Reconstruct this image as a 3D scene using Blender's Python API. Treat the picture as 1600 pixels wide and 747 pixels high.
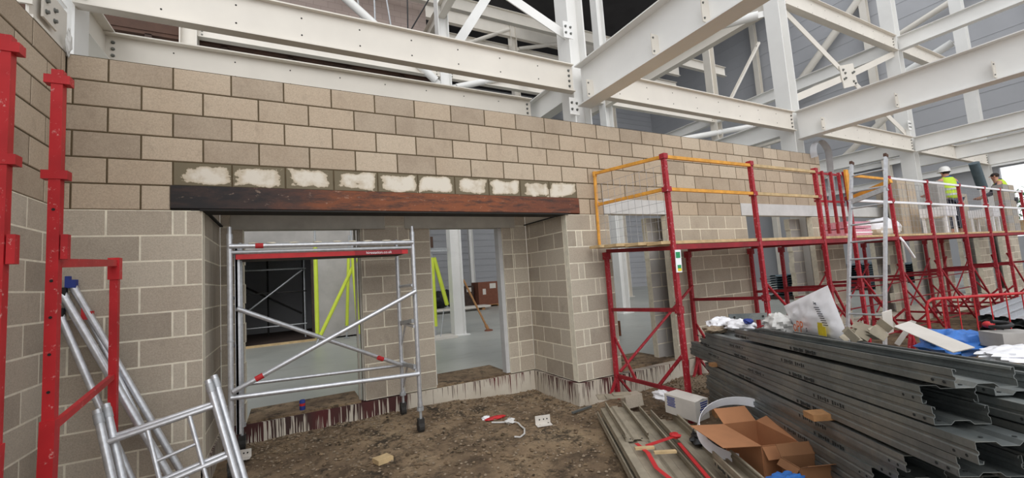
import bpy, bmesh, math, random
from mathutils import Vector, Matrix, noise as mnoise
for o in list(bpy.data.objects): bpy.data.objects.remove(o)
SC = bpy.context.scene
COL = SC.collection
random.seed(7)

# ------------------------------------------------------------------ camera
cam_d = bpy.data.cameras.new('camera'); cam_d.sensor_width = 36.0
cam_d.lens = 662.92 / 1600 * 36.0; cam_d.clip_start = 0.05; cam_d.clip_end = 200
cam = bpy.data.objects.new('camera', cam_d); COL.objects.link(cam)
R = ((0.88356406, -0.46338821, -0.06771937), (-0.01881519, 0.10936124, -0.99382398), (0.46793219, 0.87938131, 0.08790893))
M4 = Matrix(((R[0][0], -R[1][0], -R[2][0], 1.80552), (R[0][1], -R[1][1], -R[2][1], -4.73969), (R[0][2], -R[1][2], -R[2][2], 1.75210), (0, 0, 0, 1)))
cam.matrix_world = M4
SC.camera = cam

# ------------------------------------------------------------------ sky and light
world = bpy.data.worlds.new('overcast_sky'); SC.world = world; world.use_nodes = True
wn = world.node_tree.nodes; wl = world.node_tree.links
bg = wn['Background']
tc = wn.new('ShaderNodeTexCoord'); sx = wn.new('ShaderNodeSeparateXYZ'); cr = wn.new('ShaderNodeValToRGB')
wl.new(tc.outputs['Generated'], sx.inputs[0]); wl.new(sx.outputs[2], cr.inputs[0])
cr.color_ramp.elements[0].position = 0.0; cr.color_ramp.elements[0].color = (0.80, 0.82, 0.84, 1)
cr.color_ramp.elements[1].position = 0.7; cr.color_ramp.elements[1].color = (0.93, 0.96, 1.0, 1)
wl.new(cr.outputs[0], bg.inputs[0]); bg.inputs[1].default_value = 1.02
sun_d = bpy.data.lights.new('overcast_sun', 'SUN'); sun_d.energy = 0.7; sun_d.angle = math.radians(50); sun_d.color = (1, .97, .93)
sun = bpy.data.objects.new('overcast_sun', sun_d); COL.objects.link(sun)
sun.rotation_euler = Vector((0.22, 0.78, -0.6)).to_track_quat('-Z', 'Y').to_euler()
hall_d = bpy.data.lights.new('hall_fill', 'AREA'); hall_d.energy = 260; hall_d.shape = 'RECTANGLE'; hall_d.size = 16; hall_d.size_y = 7  # added area fill to brighten the hall interior, no rooflight modelled
hall = bpy.data.objects.new('hall_fill', hall_d); COL.objects.link(hall); hall.location = (4, 11, 13.9)
SC.view_settings.view_transform = 'Standard'; SC.view_settings.look = 'None'
SC.view_settings.exposure = 0.5; SC.view_settings.gamma = 1.0; SC.view_settings.use_curve_mapping = False

# ------------------------------------------------------------------ materials
def lin(c):
    return tuple((v / 255 / 12.92 if v / 255 <= 0.04045 else ((v / 255 + 0.055) / 1.055) ** 2.4) for v in c) + (1,)
class NT:
    def __init__(s, name, rough=0.8, metal=0.0):
        s.m = bpy.data.materials.new(name); s.m.use_nodes = True
        s.n = s.m.node_tree.nodes; s.l = s.m.node_tree.links; s.b = s.n['Principled BSDF']
        s.b.inputs['Roughness'].default_value = rough; s.b.inputs['Metallic'].default_value = metal
        s._c = None
    def coord(s, sc=(1, 1, 1), kind='Object'):
        t = s.n.new('ShaderNodeTexCoord'); mp = s.n.new('ShaderNodeMapping'); mp.inputs['Scale'].default_value = sc
        s.l.new(t.outputs[kind], mp.inputs[0]); return mp.outputs[0]
    def noise(s, scale, detail=4, sc=(1, 1, 1), rough=0.6):
        t = s.n.new('ShaderNodeTexNoise'); t.inputs['Scale'].default_value = scale; t.inputs['Detail'].default_value = detail
        t.inputs['Roughness'].default_value = rough
        s.l.new(s.coord(sc), t.inputs['Vector']); return t.outputs['Fac']
    def ramp(s, fac, stops, interp='LINEAR'):
        r = s.n.new('ShaderNodeValToRGB'); r.color_ramp.interpolation = interp
        e = r.color_ramp.elements
        while len(e) < len(stops): e.new(0.5)
        for k, (p, c) in enumerate(stops): e[k].position = p; e[k].color = c
        s.l.new(fac, r.inputs[0]); return r.outputs[0]
    def mix(s, fac, a, b, mode='MIX'):
        m = s.n.new('ShaderNodeMix'); m.data_type = 'RGBA'; m.blend_type = mode
        for inp, v in ((m.inputs[0], fac), (m.inputs[6], a), (m.inputs[7], b)):
            if hasattr(v, 'is_linked') or hasattr(v, 'links'): s.l.new(v, inp)
            else: inp.default_value = v
        return m.outputs[2]
    def math(s, op, a, b=0.0, c=0.0):
        m = s.n.new('ShaderNodeMath'); m.operation = op
        for inp, v in zip(m.inputs, (a, b, c)):
            if hasattr(v, 'links'): s.l.new(v, inp)
            else: inp.default_value = v
        return m.outputs[0]
    def attr(s, name):
        a = s.n.new('ShaderNodeAttribute'); a.attribute_name = name; return a.outputs['Fac']
    def color(s, v):
        if hasattr(v, 'links'): s.l.new(v, s.b.inputs['Base Color'])
        else: s.b.inputs['Base Color'].default_value = v
        return s
    def bump(s, fac, strength=0.3, dist=0.01):
        b = s.n.new('ShaderNodeBump'); b.inputs['Strength'].default_value = strength; b.inputs['Distance'].default_value = dist
        s.l.new(fac, b.inputs['Height']); s.l.new(b.outputs[0], s.b.inputs['Normal']); return s
def G(v): return (v, v, v, 1)
def plain(name, rgb, rough=0.7, metal=0.0, var=0.12, scale=8, bump=0.0):
    t = NT(name, rough, metal); c = lin(rgb)
    lo = tuple(x * (1 - var) for x in c[:3]) + (1,); hi = tuple(min(1, x * (1 + var)) for x in c[:3]) + (1,)
    n = t.noise(scale); t.color(t.ramp(n, [(0.3, lo), (0.7, hi)]))
    if bump: t.bump(t.noise(scale * 12), bump, 0.004)
    return t.m
def blockmat(name, rgb, dark, pale):
    t = NT(name, 0.92); r = t.attr('rnd')
    base = t.ramp(r, [(0.0, lin(dark)), (0.35, lin(rgb)), (0.7, lin(tuple(min(255, x + 9) for x in rgb))), (1.0, lin(pale))])
    cl = t.noise(2.6, 5); base = t.mix(t.ramp(cl, [(0.35, G(0)), (0.72, G(0.45))]), base, lin(pale))
    gr = t.noise(95, 3, rough=0.8); base = t.mix(0.55, base, t.ramp(gr, [(0.3, G(0.32)), (0.5, G(0.5)), (0.72, G(0.66))]), 'OVERLAY')
    st = t.noise(7, 3, (1, 1, 0.6)); base = t.mix(t.ramp(st, [(0.60, G(0)), (0.78, G(0.35))]), base, lin(tuple(int(x * .74) for x in rgb)))
    # blocks smeared with mortar (attribute above 1.5) : grey mortar with chalk-white scraped patches
    sm = t.math('GREATER_THAN', r, 1.5); ed = t.attr('edge')
    w = t.math('ADD', t.math('MULTIPLY_ADD', t.noise(5.5, 4), 1.5, -.25), ed)
    smear = t.ramp(w, [(0.66, lin((116, 106, 86))), (0.70, lin((192, 178, 156))), (0.95, lin((218, 210, 196)))])
    base = t.mix(sm, base, smear)
    t.color(base); t.bump(t.noise(120, 4), 0.35, 0.004)
    return t.m
MAT = {}
MAT['block_up'] = blockmat('upper_concrete_block', (176, 158, 137), (158, 142, 124), (190, 175, 155))
MAT['block_lo'] = blockmat('lower_concrete_block', (172, 160, 144), (153, 142, 128), (190, 180, 164))
MAT['mortar_dark'] = plain('damp_brown_mortar', (84, 71, 50), 0.95, var=.2, scale=14, bump=.3)
MAT['mortar_lite'] = plain('dry_pale_mortar', (226, 219, 200), 0.95, var=.12, scale=14, bump=.3)
MAT['concrete'] = plain('lintel_concrete', (168, 163, 153), 0.9, var=.12, scale=5, bump=.2)
MAT['concrete_white'] = plain('pale_lintel_concrete', (196, 196, 196), 0.9, var=.08, scale=5, bump=.1)
MAT['precast'] = plain('interior_grey_wall', (176, 172, 168), 0.9, var=.14, scale=1.6)
MAT['steel'] = plain('off_white_painted_steel', (230, 229, 226), 0.45, var=.05, scale=1.2)
MAT['steel_shaded'] = plain('shaded_white_steel', (218, 212, 202), 0.5, var=.06, scale=1.2)  # same off-white paint, with the shade of dimmer faces put into its colour
MAT['bolt'] = plain('zinc_bolt', (120, 122, 118), 0.4, 0.6)
MAT['hole'] = plain('dark_hole', (38, 36, 34), 0.9)
MAT['clad'] = plain('grey_cladding', (170, 171, 175), 0.6, var=.05, scale=.6)
MAT['roof'] = plain('shaded_roof_deck', (52, 50, 52), 0.8, var=.2, scale=1)  # dimness of the roof underside put into an even dark colour
MAT['alu'] = plain('scuffed_aluminium', (206, 208, 212), 0.36, 0.6, var=.14, scale=22)
MAT['alu_dull'] = plain('dull_aluminium', (180, 183, 186), 0.5, 0.5, var=.14, scale=22)
MAT['yellow'] = plain('yellow_foam', (206, 222, 74), 0.8, var=.05)
MAT['orange'] = plain('orange_rail', (222, 158, 62), 0.6, var=.2, scale=12)
MAT['timber'] = plain('scaffold_board', (196, 170, 128), 0.85, var=.2, scale=9)
MAT['timber_dark'] = plain('offcut_timber', (178, 132, 88), 0.85, var=.2, scale=20)
MAT['black'] = plain('black_plastic', (26, 26, 28), 0.5)
MAT['rubber'] = plain('dark_castor', (48, 46, 44), 0.8)
MAT['card'] = plain('brown_cardboard', (176, 122, 84), 0.85, var=.08, scale=5)
MAT['card_in'] = plain('cardboard_inside', (140, 98, 66), 0.9, var=.08, scale=5)
MAT['white_card'] = plain('white_carton', (214, 208, 200), 0.7, var=.05)
MAT['blue_ink'] = plain('blue_print', (44, 62, 140), 0.7)
MAT['white_pl'] = plain('white_plastic', (246, 246, 250), 0.45, var=.05)
MAT['blue_pl'] = plain('blue_plastic', (52, 112, 190), 0.4, var=.2, scale=20)
MAT['tape_red'] = plain('red_tape', (190, 40, 44), 0.6, var=.15)
MAT['pinkpack'] = plain('pink_pack', (214, 150, 168), 0.6, var=.2, scale=25)
MAT['green'] = plain('green_print', (40, 150, 92), 0.6)
MAT['yellow_ink'] = plain('yellow_print', (228, 204, 40), 0.6)
MAT['orange_ink'] = plain('orange_print', (226, 112, 50), 0.6)
MAT['dark_ink'] = plain('dark_print', (60, 60, 70), 0.7)
MAT['ink'] = plain('black_stamp', (38, 42, 42), 0.8)
MAT['wire'] = plain('galvanised_wire', (172, 172, 176), 0.5, 0.5)
MAT['rubble'] = plain('rubble_stone', (140, 124, 104), 0.95, var=.35, scale=30)
MAT['dark_sheet'] = plain('dark_teal_sheets', (84, 100, 108), 0.5, 0.3, var=.15)
MAT['brown_box'] = plain('brown_box', (120, 74, 56), 0.85)
MAT['wood_dark'] = plain('dark_boards', (66, 52, 46), 0.9, var=.3, scale=6)
MAT['hivis'] = plain('hi_vis_yellow', (196, 226, 60), 0.7, var=.06)
MAT['reflect'] = plain('reflective_band', (200, 204, 200), 0.3, 0.3)
MAT['navy'] = plain('dark_workwear', (48, 52, 70), 0.9)
MAT['blue_cloth'] = plain('blue_jacket', (44, 90, 160), 0.9)
MAT['skin'] = plain('skin', (196, 142, 118), 0.6)
MAT['hair'] = plain('dark_hair', (52, 42, 38), 0.9)
MAT['hat'] = plain('white_hard_hat', (230, 228, 224), 0.4)
MAT['leaf'] = plain('foliage', (86, 122, 84), 0.9, var=.3)
MAT['clear'] = plain('clear_plastic', (206, 204, 200), 0.2, var=.1, scale=30)
MAT['grout'] = plain('grey_block', (164, 160, 156), 0.9)
# galvanised purlins: spangled grey green
t = NT('galvanised_purlin', 0.40, 0.45); nz = t.noise(3.5, 5, (1, 1, 1)); sp = t.noise(60, 2)
c = t.ramp(nz, [(0.3, lin((98, 104, 105))), (0.55, lin((124, 129, 128))), (0.8, lin((150, 149, 140)))])
c = t.mix(0.35, c, t.ramp(sp, [(0.3, G(.38)), (0.7, G(.6))]), 'OVERLAY'); t.color(c); MAT['galv'] = t.m
# red paint, chipped
t = NT('chipped_red_paint', 0.5); n1 = t.noise(26, 6, rough=.75); n2 = t.noise(3, 3)
c = t.ramp(n2, [(0.3, lin((166, 22, 30))), (0.7, lin((204, 36, 44)))])
c = t.mix(t.ramp(n1, [(0.61, G(0)), (0.67, G(0.7))]), c, lin((222, 178, 172))); t.color(c); MAT['red'] = t.m
t = NT('deep_red_paint', 0.6); n2 = t.noise(5, 3); t.color(t.ramp(n2, [(0.3, lin((118, 18, 30))), (0.7, lin((156, 30, 42)))])); MAT['red_dk'] = t.m
t = NT('chipped_highlit_crimson', 0.55); n1 = t.noise(34, 5, rough=.7); n2 = t.noise(4, 3); c = t.ramp(n2, [(0.3, lin((140, 20, 34))), (0.7, lin((178, 36, 50)))]); c = t.mix(t.ramp(n1, [(0.58, G(0)), (0.66, G(0.6))]), c, lin((214, 166, 172))); t.color(c); MAT['red_mid'] = t.m  # pale chips lightened so the posts' lit pink highlights sit in the paint colour
MAT['dusty'] = plain('dusty_galvanised', (158, 148, 130), 0.8, 0.2, var=.2, scale=6)
# rusty lintel beam : black mill scale at the left end turning to orange rust
t = NT('rusty_steel', 0.75); tcn = t.n.new('ShaderNodeTexCoord'); sp = t.n.new('ShaderNodeSeparateXYZ'); t.l.new(tcn.outputs['Object'], sp.inputs[0])
g = t.math('MULTIPLY_ADD', sp.outputs[0], 0.21, 0.40); n = t.noise(2.6, 8, (1, 1, 3), .75); g = t.math('ADD', g, t.math('MULTIPLY_ADD', n, 0.55, -0.27))
c = t.ramp(g, [(0.0, lin((34, 31, 32))), (0.08, lin((62, 46, 42))), (0.16, lin((88, 56, 44))), (0.26, lin((124, 70, 42))), (0.55, lin((134, 76, 46))), (0.8, lin((104, 60, 44))), (1.0, lin((126, 70, 48)))])
n3 = t.noise(11, 6, (1, 1, 2), .75); c = t.mix(t.ramp(n3, [(0.60, G(0)), (0.66, G(0.5))]), c, lin((186, 160, 140)))
n4 = t.noise(3.2, 7, (1, 1, 6), .75); c = t.mix(t.ramp(n4, [(0.48, G(0)), (0.62, G(0.85))]), c, lin((58, 44, 40))); t.color(c); t.bump(n3, .2, .003); MAT['rust'] = t.m
# soil
t = NT('trampled_soil', 0.97); n1 = t.noise(1.3, 6, rough=.65); n2 = t.noise(7, 8, rough=.8); n3 = t.noise(34, 5, rough=.75)
c = t.ramp(n1, [(0.35, lin((98, 80, 62))), (0.52, lin((142, 120, 94))), (0.70, lin((170, 148, 118)))])
c = t.mix(t.ramp(n2, [(0.48, G(0)), (0.60, G(0.8))]), c, lin((76, 62, 46)))
c = t.mix(t.ramp(n3, [(0.60, G(0)), (0.72, G(0.6))]), c, lin((168, 152, 128)))
n5 = t.noise(2.4, 6, rough=.8); c = t.mix(t.ramp(n5, [(0.54, G(0)), (0.62, G(0.85))]), c, lin((44, 36, 25)))
t.color(c); t.bump(t.math('ADD', n2, n3), .7, .03); MAT['soil'] = t.m
# power floated slab
t = NT('power_floated_slab', 0.38); n1 = t.noise(.5, 5); c = t.ramp(n1, [(0.3, lin((162, 165, 160))), (0.7, lin((186, 187, 180)))])
n2 = t.noise(2.2, 6, (1, 2.4, 1)); c = t.mix(t.ramp(n2, [(0.56, G(0)), (0.75, G(0.4))]), c, lin((128, 120, 108))); t.color(c); MAT['slab'] = t.m
# kerb with red-brown drips
def kerbmat(nm, dens, edge_x=None):
    t = NT(nm, 0.85); tcn = t.n.new('ShaderNodeTexCoord'); sp = t.n.new('ShaderNodeSeparateXYZ'); t.l.new(tcn.outputs['Object'], sp.inputs[0])
    u = t.math('ADD', sp.outputs[0], sp.outputs[1]); cb = t.n.new('ShaderNodeCombineXYZ'); t.l.new(t.math('MULTIPLY', u, 62), cb.inputs[0]); t.l.new(t.math('MULTIPLY', sp.outputs[2], 1.5), cb.inputs[1])
    nn = t.n.new('ShaderNodeTexNoise'); nn.inputs['Scale'].default_value = 1.0; nn.inputs['Detail'].default_value = 2; t.l.new(cb.outputs[0], nn.inputs['Vector'])
    cb2 = t.n.new('ShaderNodeCombineXYZ'); t.l.new(t.math('MULTIPLY', u, 1.1), cb2.inputs[0]); n6 = t.n.new('ShaderNodeTexNoise'); n6.inputs['Scale'].default_value = 1.0; t.l.new(cb2.outputs[0], n6.inputs['Vector'])
    hgt = t.math('MULTIPLY_ADD', sp.outputs[2], 1.0, -0.10)       # height within the kerb, origin at its base
    thr = t.math('MULTIPLY_ADD', hgt, -0.52, 0.60)
    extra = t.math('MULTIPLY_ADD', n6.outputs['Fac'], 0.40, -0.20 + dens)
    if edge_x is not None: extra = t.math('ADD', extra, t.math('MULTIPLY', t.math('LESS_THAN', sp.outputs[0], edge_x), 0.19))
    amt = t.math('ADD', nn.outputs['Fac'], extra)
    dr = t.ramp(t.math('SUBTRACT', amt, thr), [(0.0, G(0)), (0.03, G(1))])
    c = t.mix(t.ramp(t.noise(3, 4), [(0.3, G(0)), (0.7, G(0.6))]), lin((206, 198, 184)), lin((176, 164, 146)))
    c = t.mix(dr, c, t.ramp(n6.outputs['Fac'], [(0.45, lin((64, 44, 40))), (0.62, lin((96, 34, 36)))])); t.color(c); MAT[nm] = t.m
kerbmat('kerb', .0); kerbmat('kerb_recess', -.085, .05); kerbmat('kerb_plain', -.14)
# ribbed cladding gets horizontal seams from geometry; rib deck
t = NT('rusty_brown_decking', 0.8); c = t.ramp(t.noise(1.2, 4), [(0.3, lin((58, 42, 34))), (0.7, lin((92, 64, 50)))]); t.color(c); MAT['deck'] = t.m
t = NT('pinkish_block_partition', 0.9); tcn = t.coord((1, 1, 1)); br = t.n.new('ShaderNodeTexBrick')
mp = t.n.new('ShaderNodeMapping'); mp.inputs['Rotation'].default_value = (math.pi / 2, 0, 0); t.l.new(tcn, mp.inputs[0]); t.l.new(mp.outputs[0], br.inputs['Vector'])
br.inputs['Scale'].default_value = 1; br.inputs['Brick Width'].default_value = .45; br.inputs['Row Height'].default_value = .225; br.inputs['Mortar Size'].default_value = .008
br.inputs['Color1'].default_value = lin((172, 156, 148)); br.inputs['Color2'].default_value = lin((162, 146, 139)); br.inputs['Mortar'].default_value = lin((146, 132, 126)); t.color(br.outputs['Color']); MAT['partition'] = t.m

# ------------------------------------------------------------------ mesh helpers
class MB:
    def __init__(s): s.v = []; s.f = []; s.mi = []; s.rv = []; s.ev = []; s.m = 0; s.r = 0.5
    def add(s, vs, fs, e=None):
        b = len(s.v); s.v += [Vector(p) for p in vs]
        for f in fs: s.f.append([b + i for i in f]); s.mi.append(s.m); s.rv.append(s.r)
        s.ev += (e if e else [0.0] * len(vs)); return s
    def box(s, a, b):
        x0, y0, z0 = a; x1, y1, z1 = b
        return s.add([(x0, y0, z0), (x1, y0, z0), (x1, y1, z0), (x0, y1, z0), (x0, y0, z1), (x1, y0, z1), (x1, y1, z1), (x0, y1, z1)],
                     [(0, 3, 2, 1), (4, 5, 6, 7), (0, 1, 5, 4), (1, 2, 6, 5), (2, 3, 7, 6), (3, 0, 4, 7)])
    def obox(s, c, X, Y, Z):   # centre and half-axis vectors
        c, X, Y, Z = Vector(c), Vector(X), Vector(Y), Vector(Z)
        P = [c + a * X + b * Y + d * Z for d in (-1, 1) for a, b in ((-1, -1), (1, -1), (1, 1), (-1, 1))]
        return s.add(P, [(0, 3, 2, 1), (4, 5, 6, 7), (0, 1, 5, 4), (1, 2, 6, 5), (2, 3, 7, 6), (3, 0, 4, 7)])
    def bar(s, p, q, w, h, up=(0, 0, 1)):
        p, q = Vector(p), Vector(q); d = q - p; L = d.length; d.normalize(); up = Vector(up)
        sd = d.cross(up)
        if sd.length < 1e-3: sd = d.cross(Vector((1, 0, 0)))
        sd.normalize(); u = sd.cross(d).normalized()
        return s.obox((p + q) / 2, d * L / 2, sd * w / 2, u * h / 2)
    def tube(s, p, q, r, n=10, r2=None, caps=True):
        p, q = Vector(p), Vector(q); d = (q - p).normalized(); a = d.orthogonal().normalized(); b = d.cross(a); r2 = r if r2 is None else r2
        P = [p + (a * math.cos(2 * math.pi * i / n) + b * math.sin(2 * math.pi * i / n)) * r for i in range(n)]
        P += [q + (a * math.cos(2 * math.pi * i / n) + b * math.sin(2 * math.pi * i / n)) * r2 for i in range(n)]
        F = [(i, (i + 1) % n, n + (i + 1) % n, n + i) for i in range(n)]
        if caps: F += [tuple(reversed(range(n))), tuple(range(n, 2 * n))]
        return s.add(P, F)
    def path(s, pts, r, n=8):
        pts = [Vector(p) for p in pts]; ref = Vector((0.13, 0.27, 0.95)); P = []; F = []
        for i, p in enumerate(pts):
            d = (pts[min(i + 1, len(pts) - 1)] - pts[max(i - 1, 0)]).normalized(); a = d.cross(ref).normalized(); b = d.cross(a)
            P += [p + (a * math.cos(2 * math.pi * k / n) + b * math.sin(2 * math.pi * k / n)) * r for k in range(n)]
        for i in range(len(pts) - 1):
            for k in range(n): F.append((i * n + k, i * n + (k + 1) % n, (i + 1) * n + (k + 1) % n, (i + 1) * n + k))
        F += [tuple(reversed(range(n))), tuple(range((len(pts) - 1) * n, len(pts) * n))]
        return s.add(P, F)
    def strip(s, prof, p, d, X, Z, L, th=0.003):
        # thin folded-sheet section: polyline prof (u,v) swept L along d, given thickness th
        p, d, X, Z = Vector(p), Vector(d), Vector(X), Vector(Z); n = len(prof); off = []
        for i in range(n):
            a = Vector(prof[max(i - 1, 0)]); b = Vector(prof[min(i + 1, n - 1)]); t = (b - a).normalized(); off.append((prof[i][0] - t.y * th, prof[i][1] + t.x * th))
        ring = list(prof) + off[::-1]; m = len(ring)
        P = [p + X * u + Z * v for u, v in ring] + [p + X * u + Z * v + d * L for u, v in ring]
        F = [(i, (i + 1) % m, m + (i + 1) % m, m + i) for i in range(m)]
        for i in range(n - 1):
            F.append((i + 1, i, m - 1 - i, m - 2 - i)); F.append((m + i, m + i + 1, m + m - 2 - i, m + m - 1 - i))
        return s.add(P, F)
    def lathe(s, prof, c, n=16, axis='Z'):
        c = Vector(c); P = []
        for r, z in prof:
            for i in range(n):
                a = 2 * math.pi * i / n; P.append(c + Vector((r * math.cos(a), r * math.sin(a), z)))
        F = []
        for j in range(len(prof) - 1):
            for i in range(n): F.append((j * n + i, j * n + (i + 1) % n, (j + 1) * n + (i + 1) % n, (j + 1) * n + i))
        return s.add(P, F)
    def ell(s, c, rx, ry, rz, n=14, m=8, jit=0.0):
        c = Vector(c); P = []; F = []
        for j in range(m + 1):
            th = math.pi * j / m
            for i in range(n):
                a = 2 * math.pi * i / n; k = 1 + random.uniform(-jit, jit)
                P.append(c + Vector((rx * math.sin(th) * math.cos(a) * k, ry * math.sin(th) * math.sin(a) * k, rz * math.cos(th) * k)))
        for j in range(m):
            for i in range(n): F.append((j * n + i, (j + 1) * n + i, (j + 1) * n + (i + 1) % n, j * n + (i + 1) % n))
        return s.add(P, F)
def link_mesh(name, me, parent=None):
    o = bpy.data.objects.new(name, me); COL.objects.link(o)
    if parent is not None: o.parent = parent
    return o
def origin_of(o):
    v = Vector((0, 0, 0))
    while o is not None: v += o.location; o = o.parent
    return v
def obj(name, mb, mats, parent=None, smooth=False, origin=None):
    if not isinstance(mats, (list, tuple)): mats = [mats]
    if parent is None:
        if origin is None:
            xs = [p.x for p in mb.v]; ys = [p.y for p in mb.v]; zs = [p.z for p in mb.v]
            origin = Vector(((min(xs) + max(xs)) / 2, (min(ys) + max(ys)) / 2, min(zs)))
        base = Vector(origin)
    else: base = origin_of(parent)
    me = bpy.data.meshes.new(name); me.from_pydata([p - base for p in mb.v], [], mb.f)
    for m in mats: me.materials.append(MAT[m] if isinstance(m, str) else m)
    me.polygons.foreach_set('material_index', mb.mi)
    if smooth: me.polygons.foreach_set('use_smooth', [True] * len(mb.f))
    a = me.attributes.new('rnd', 'FLOAT', 'FACE'); a.data.foreach_set('value', mb.rv)
    a = me.attributes.new('edge', 'FLOAT', 'POINT'); a.data.foreach_set('value', mb.ev)
    me.update()
    if smooth:
        try: me.set_sharp_from_angle(angle=math.radians(40))
        except Exception: pass
    o = link_mesh(name, me, parent)
    if parent is None: o.location = base
    return o
def tag(o, label=None, cat=None, group=None, kind=None):
    if label: o['label'] = label
    if cat: o['category'] = cat
    if group: o['group'] = group
    if kind: o['kind'] = kind
    return o
def thing(name, label, cat, loc=(0, 0, 0), group=None):
    o = bpy.data.objects.new(name, None); COL.objects.link(o); o.location = loc; o.empty_display_size = .1
    return tag(o, label, cat, group)
def struct(name, mb, mats, label=None, parent=None):
    o = obj(name, mb, mats, parent)
    if parent is None: o['kind'] = 'structure'
    if label: o['label'] = label
    return o
def copy_tree(o, parent=None):
    c = o.copy(); COL.objects.link(c); c.parent = parent
    for ch in list(o.children): copy_tree(ch, c)
    return c
def text(name, body, size, mat, parent, pos, X, Z, ext=0.0008, align='CENTER'):
    cu = bpy.data.curves.new(name, 'FONT'); cu.body = body; cu.size = size; cu.align_x = align; cu.align_y = 'CENTER'; cu.extrude = ext
    to = bpy.data.objects.new(name + '_tmp', cu); COL.objects.link(to)
    dg = bpy.context.evaluated_depsgraph_get(); me = bpy.data.meshes.new_from_object(to.evaluated_get(dg)); bpy.data.objects.remove(to)
    X = Vector(X).normalized(); Z = Vector(Z).normalized(); N = X.cross(Z); base = origin_of(parent)
    m = Matrix(((X.x, Z.x, N.x, 0), (X.y, Z.y, N.y, 0), (X.z, Z.z, N.z, 0), (0, 0, 0, 1))); p = Vector(pos) - base
    for v in me.vertices: v.co = (m @ v.co) + p
    me.materials.clear(); me.materials.append(MAT[mat]); me.name = name
    return link_mesh(name, me, parent)

_bolt = {}
def bolts(parent, pts, axis, r=.014, ln=.02):
    """one small hex bolt per point, each a part of its own, sharing mesh data"""
    base = origin_of(parent); axis = Vector(axis).normalized(); key = (round(r, 4), round(ln, 4), tuple(round(v, 3) for v in axis))
    if key not in _bolt:
        m = MB(); m.tube((0, 0, 0), axis * ln, r, 6); m.tube((0, 0, 0), axis * ln * .25, r * 1.45, 10)
        me = bpy.data.meshes.new('bolt'); me.from_pydata(m.v, [], m.f); me.materials.append(MAT['bolt']); _bolt[key] = me
    for p in pts:
        o = link_mesh('bolt', _bolt[key], parent); o.location = Vector(p) - base
# ================================================================== STRUCTURE
# ---- block walls: real blocks standing proud of a recessed mortar core
BL, BH, J = 0.45, 0.225, 0.0065
TOP = 3.9
def blocks(name, origin, U, N, rows, thick, mats, kind_name=None, label=None):
    inset = .004 if mats[1] == 'mortar_dark' else .0008; ch = .005 if mats[1] == 'mortar_dark' else .0018
    """rows: list of (z0, z1, [(u0, u1, r), ...]) ; N points out of the face"""
    o = Vector(origin); U = Vector(U); N = Vector(N); mb = MB()
    for z0, z1, segs in rows:
        mb.m = 1
        segs = sorted(segs); run = [segs[0][0], segs[0][1]]; runs = []
        for s in segs[1:]:
            if s[0] - run[1] < 0.02: run[1] = s[1]
            else: runs.append(run); run = [s[0], s[1]]
        runs.append(run)
        for a, b in runs:
            c = o + U * (a + b) / 2 + Vector((0, 0, (z0 + z1) / 2)) - N * thick / 2
            mb.obox(c, U * ((b - a) / 2 - .003), N * (thick / 2 - inset), Vector((0, 0, (z1 - z0) / 2)))
        mb.m = 0
        for a, b, r in segs:
            mb.r = r; a2 = a + J; b2 = b - J
            c = o + U * (a2 + b2) / 2 + Vector((0, 0, (z0 + z1) / 2)) - N * thick / 2
            h = (z1 - z0) / 2 - J; X = U * (b2 - a2) / 2; Y = N * thick / 2
            P = []
            for sy, k in ((1, 1), (1, 0), (-1, 0), (-1, 1)):      # chamfered block
                f = ch if k else 0
                yy = Y * sy if k else Y * sy - N * sy * ch * .7
                for sx, sz in ((-1, -1), (1, -1), (1, 1), (-1, 1)):
                    P.append(c + X * sx * (1 - f / max(X.length, .01)) + yy + Vector((0, 0, sz * (h - f))))
            F = [(0, 1, 2, 3), (15, 14, 13, 12)]
            for L in range(3):
                for i in range(4): F.append((L * 4 + i, L * 4 + 4 + i, L * 4 + 4 + (i + 1) % 4, L * 4 + (i + 1) % 4))
            mb.add(P, F)
            if r > 1.5:                                            # mortar-smeared face, gridded so the smear follows the edges
                gx, gz = 8, 5; P = []; E_ = []; F = []
                for j in range(gz + 1):
                    for i in range(gx + 1):
                        P.append(c + X * (2 * i / gx - 1) * .985 + N * (thick / 2 + .0015) + Vector((0, 0, (2 * j / gz - 1) * h * .97)))
                        E_.append(0.0 if i in (0, gx) or j in (0, gz) else (.30 if i in (1, gx - 1) else .44))
                for j in range(gz):
                    for i in range(gx): F.append((j * (gx + 1) + i, j * (gx + 1) + i + 1, (j + 1) * (gx + 1) + i + 1, (j + 1) * (gx + 1) + i))
                mb.add(P, F, E_)
            mb.r = .5
    w = struct(name, mb, mats, label)
    return w
def cut(u0, u1, course, holes=(), extra=None, phase=0.0, rfun=None):
    """blocks of one course between u0 and u1, broken on the running bond, minus holes"""
    off = (0.0 if course % 2 == 0 else BL / 2) + phase
    br = [u0]; k = math.ceil((u0 - off + .02) / BL)
    while off + k * BL < u1 - .02: br.append(off + k * BL); k += 1
    br.append(u1)
    if extra:
        for e in extra: br += [e]
        br = sorted(br)
    for h0, h1 in holes:
        br = [b for b in br if not (h0 < b < h1)] + [h0, h1]
    br = sorted(set(b for b in br if u0 - 1e-6 <= b <= u1 + 1e-6)); out = []
    for a, b in zip(br, br[1:]):
        if any(h0 - 1e-4 <= (a + b) / 2 <= h1 + 1e-4 for h0, h1 in holes): continue
        if b - a < .03: continue
        out.append((a, b, rfun() if rfun else random.random() ** 1.2))
    return out
def zc(i): return TOP - (i + 1) * BH, TOP - i * BH
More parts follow.
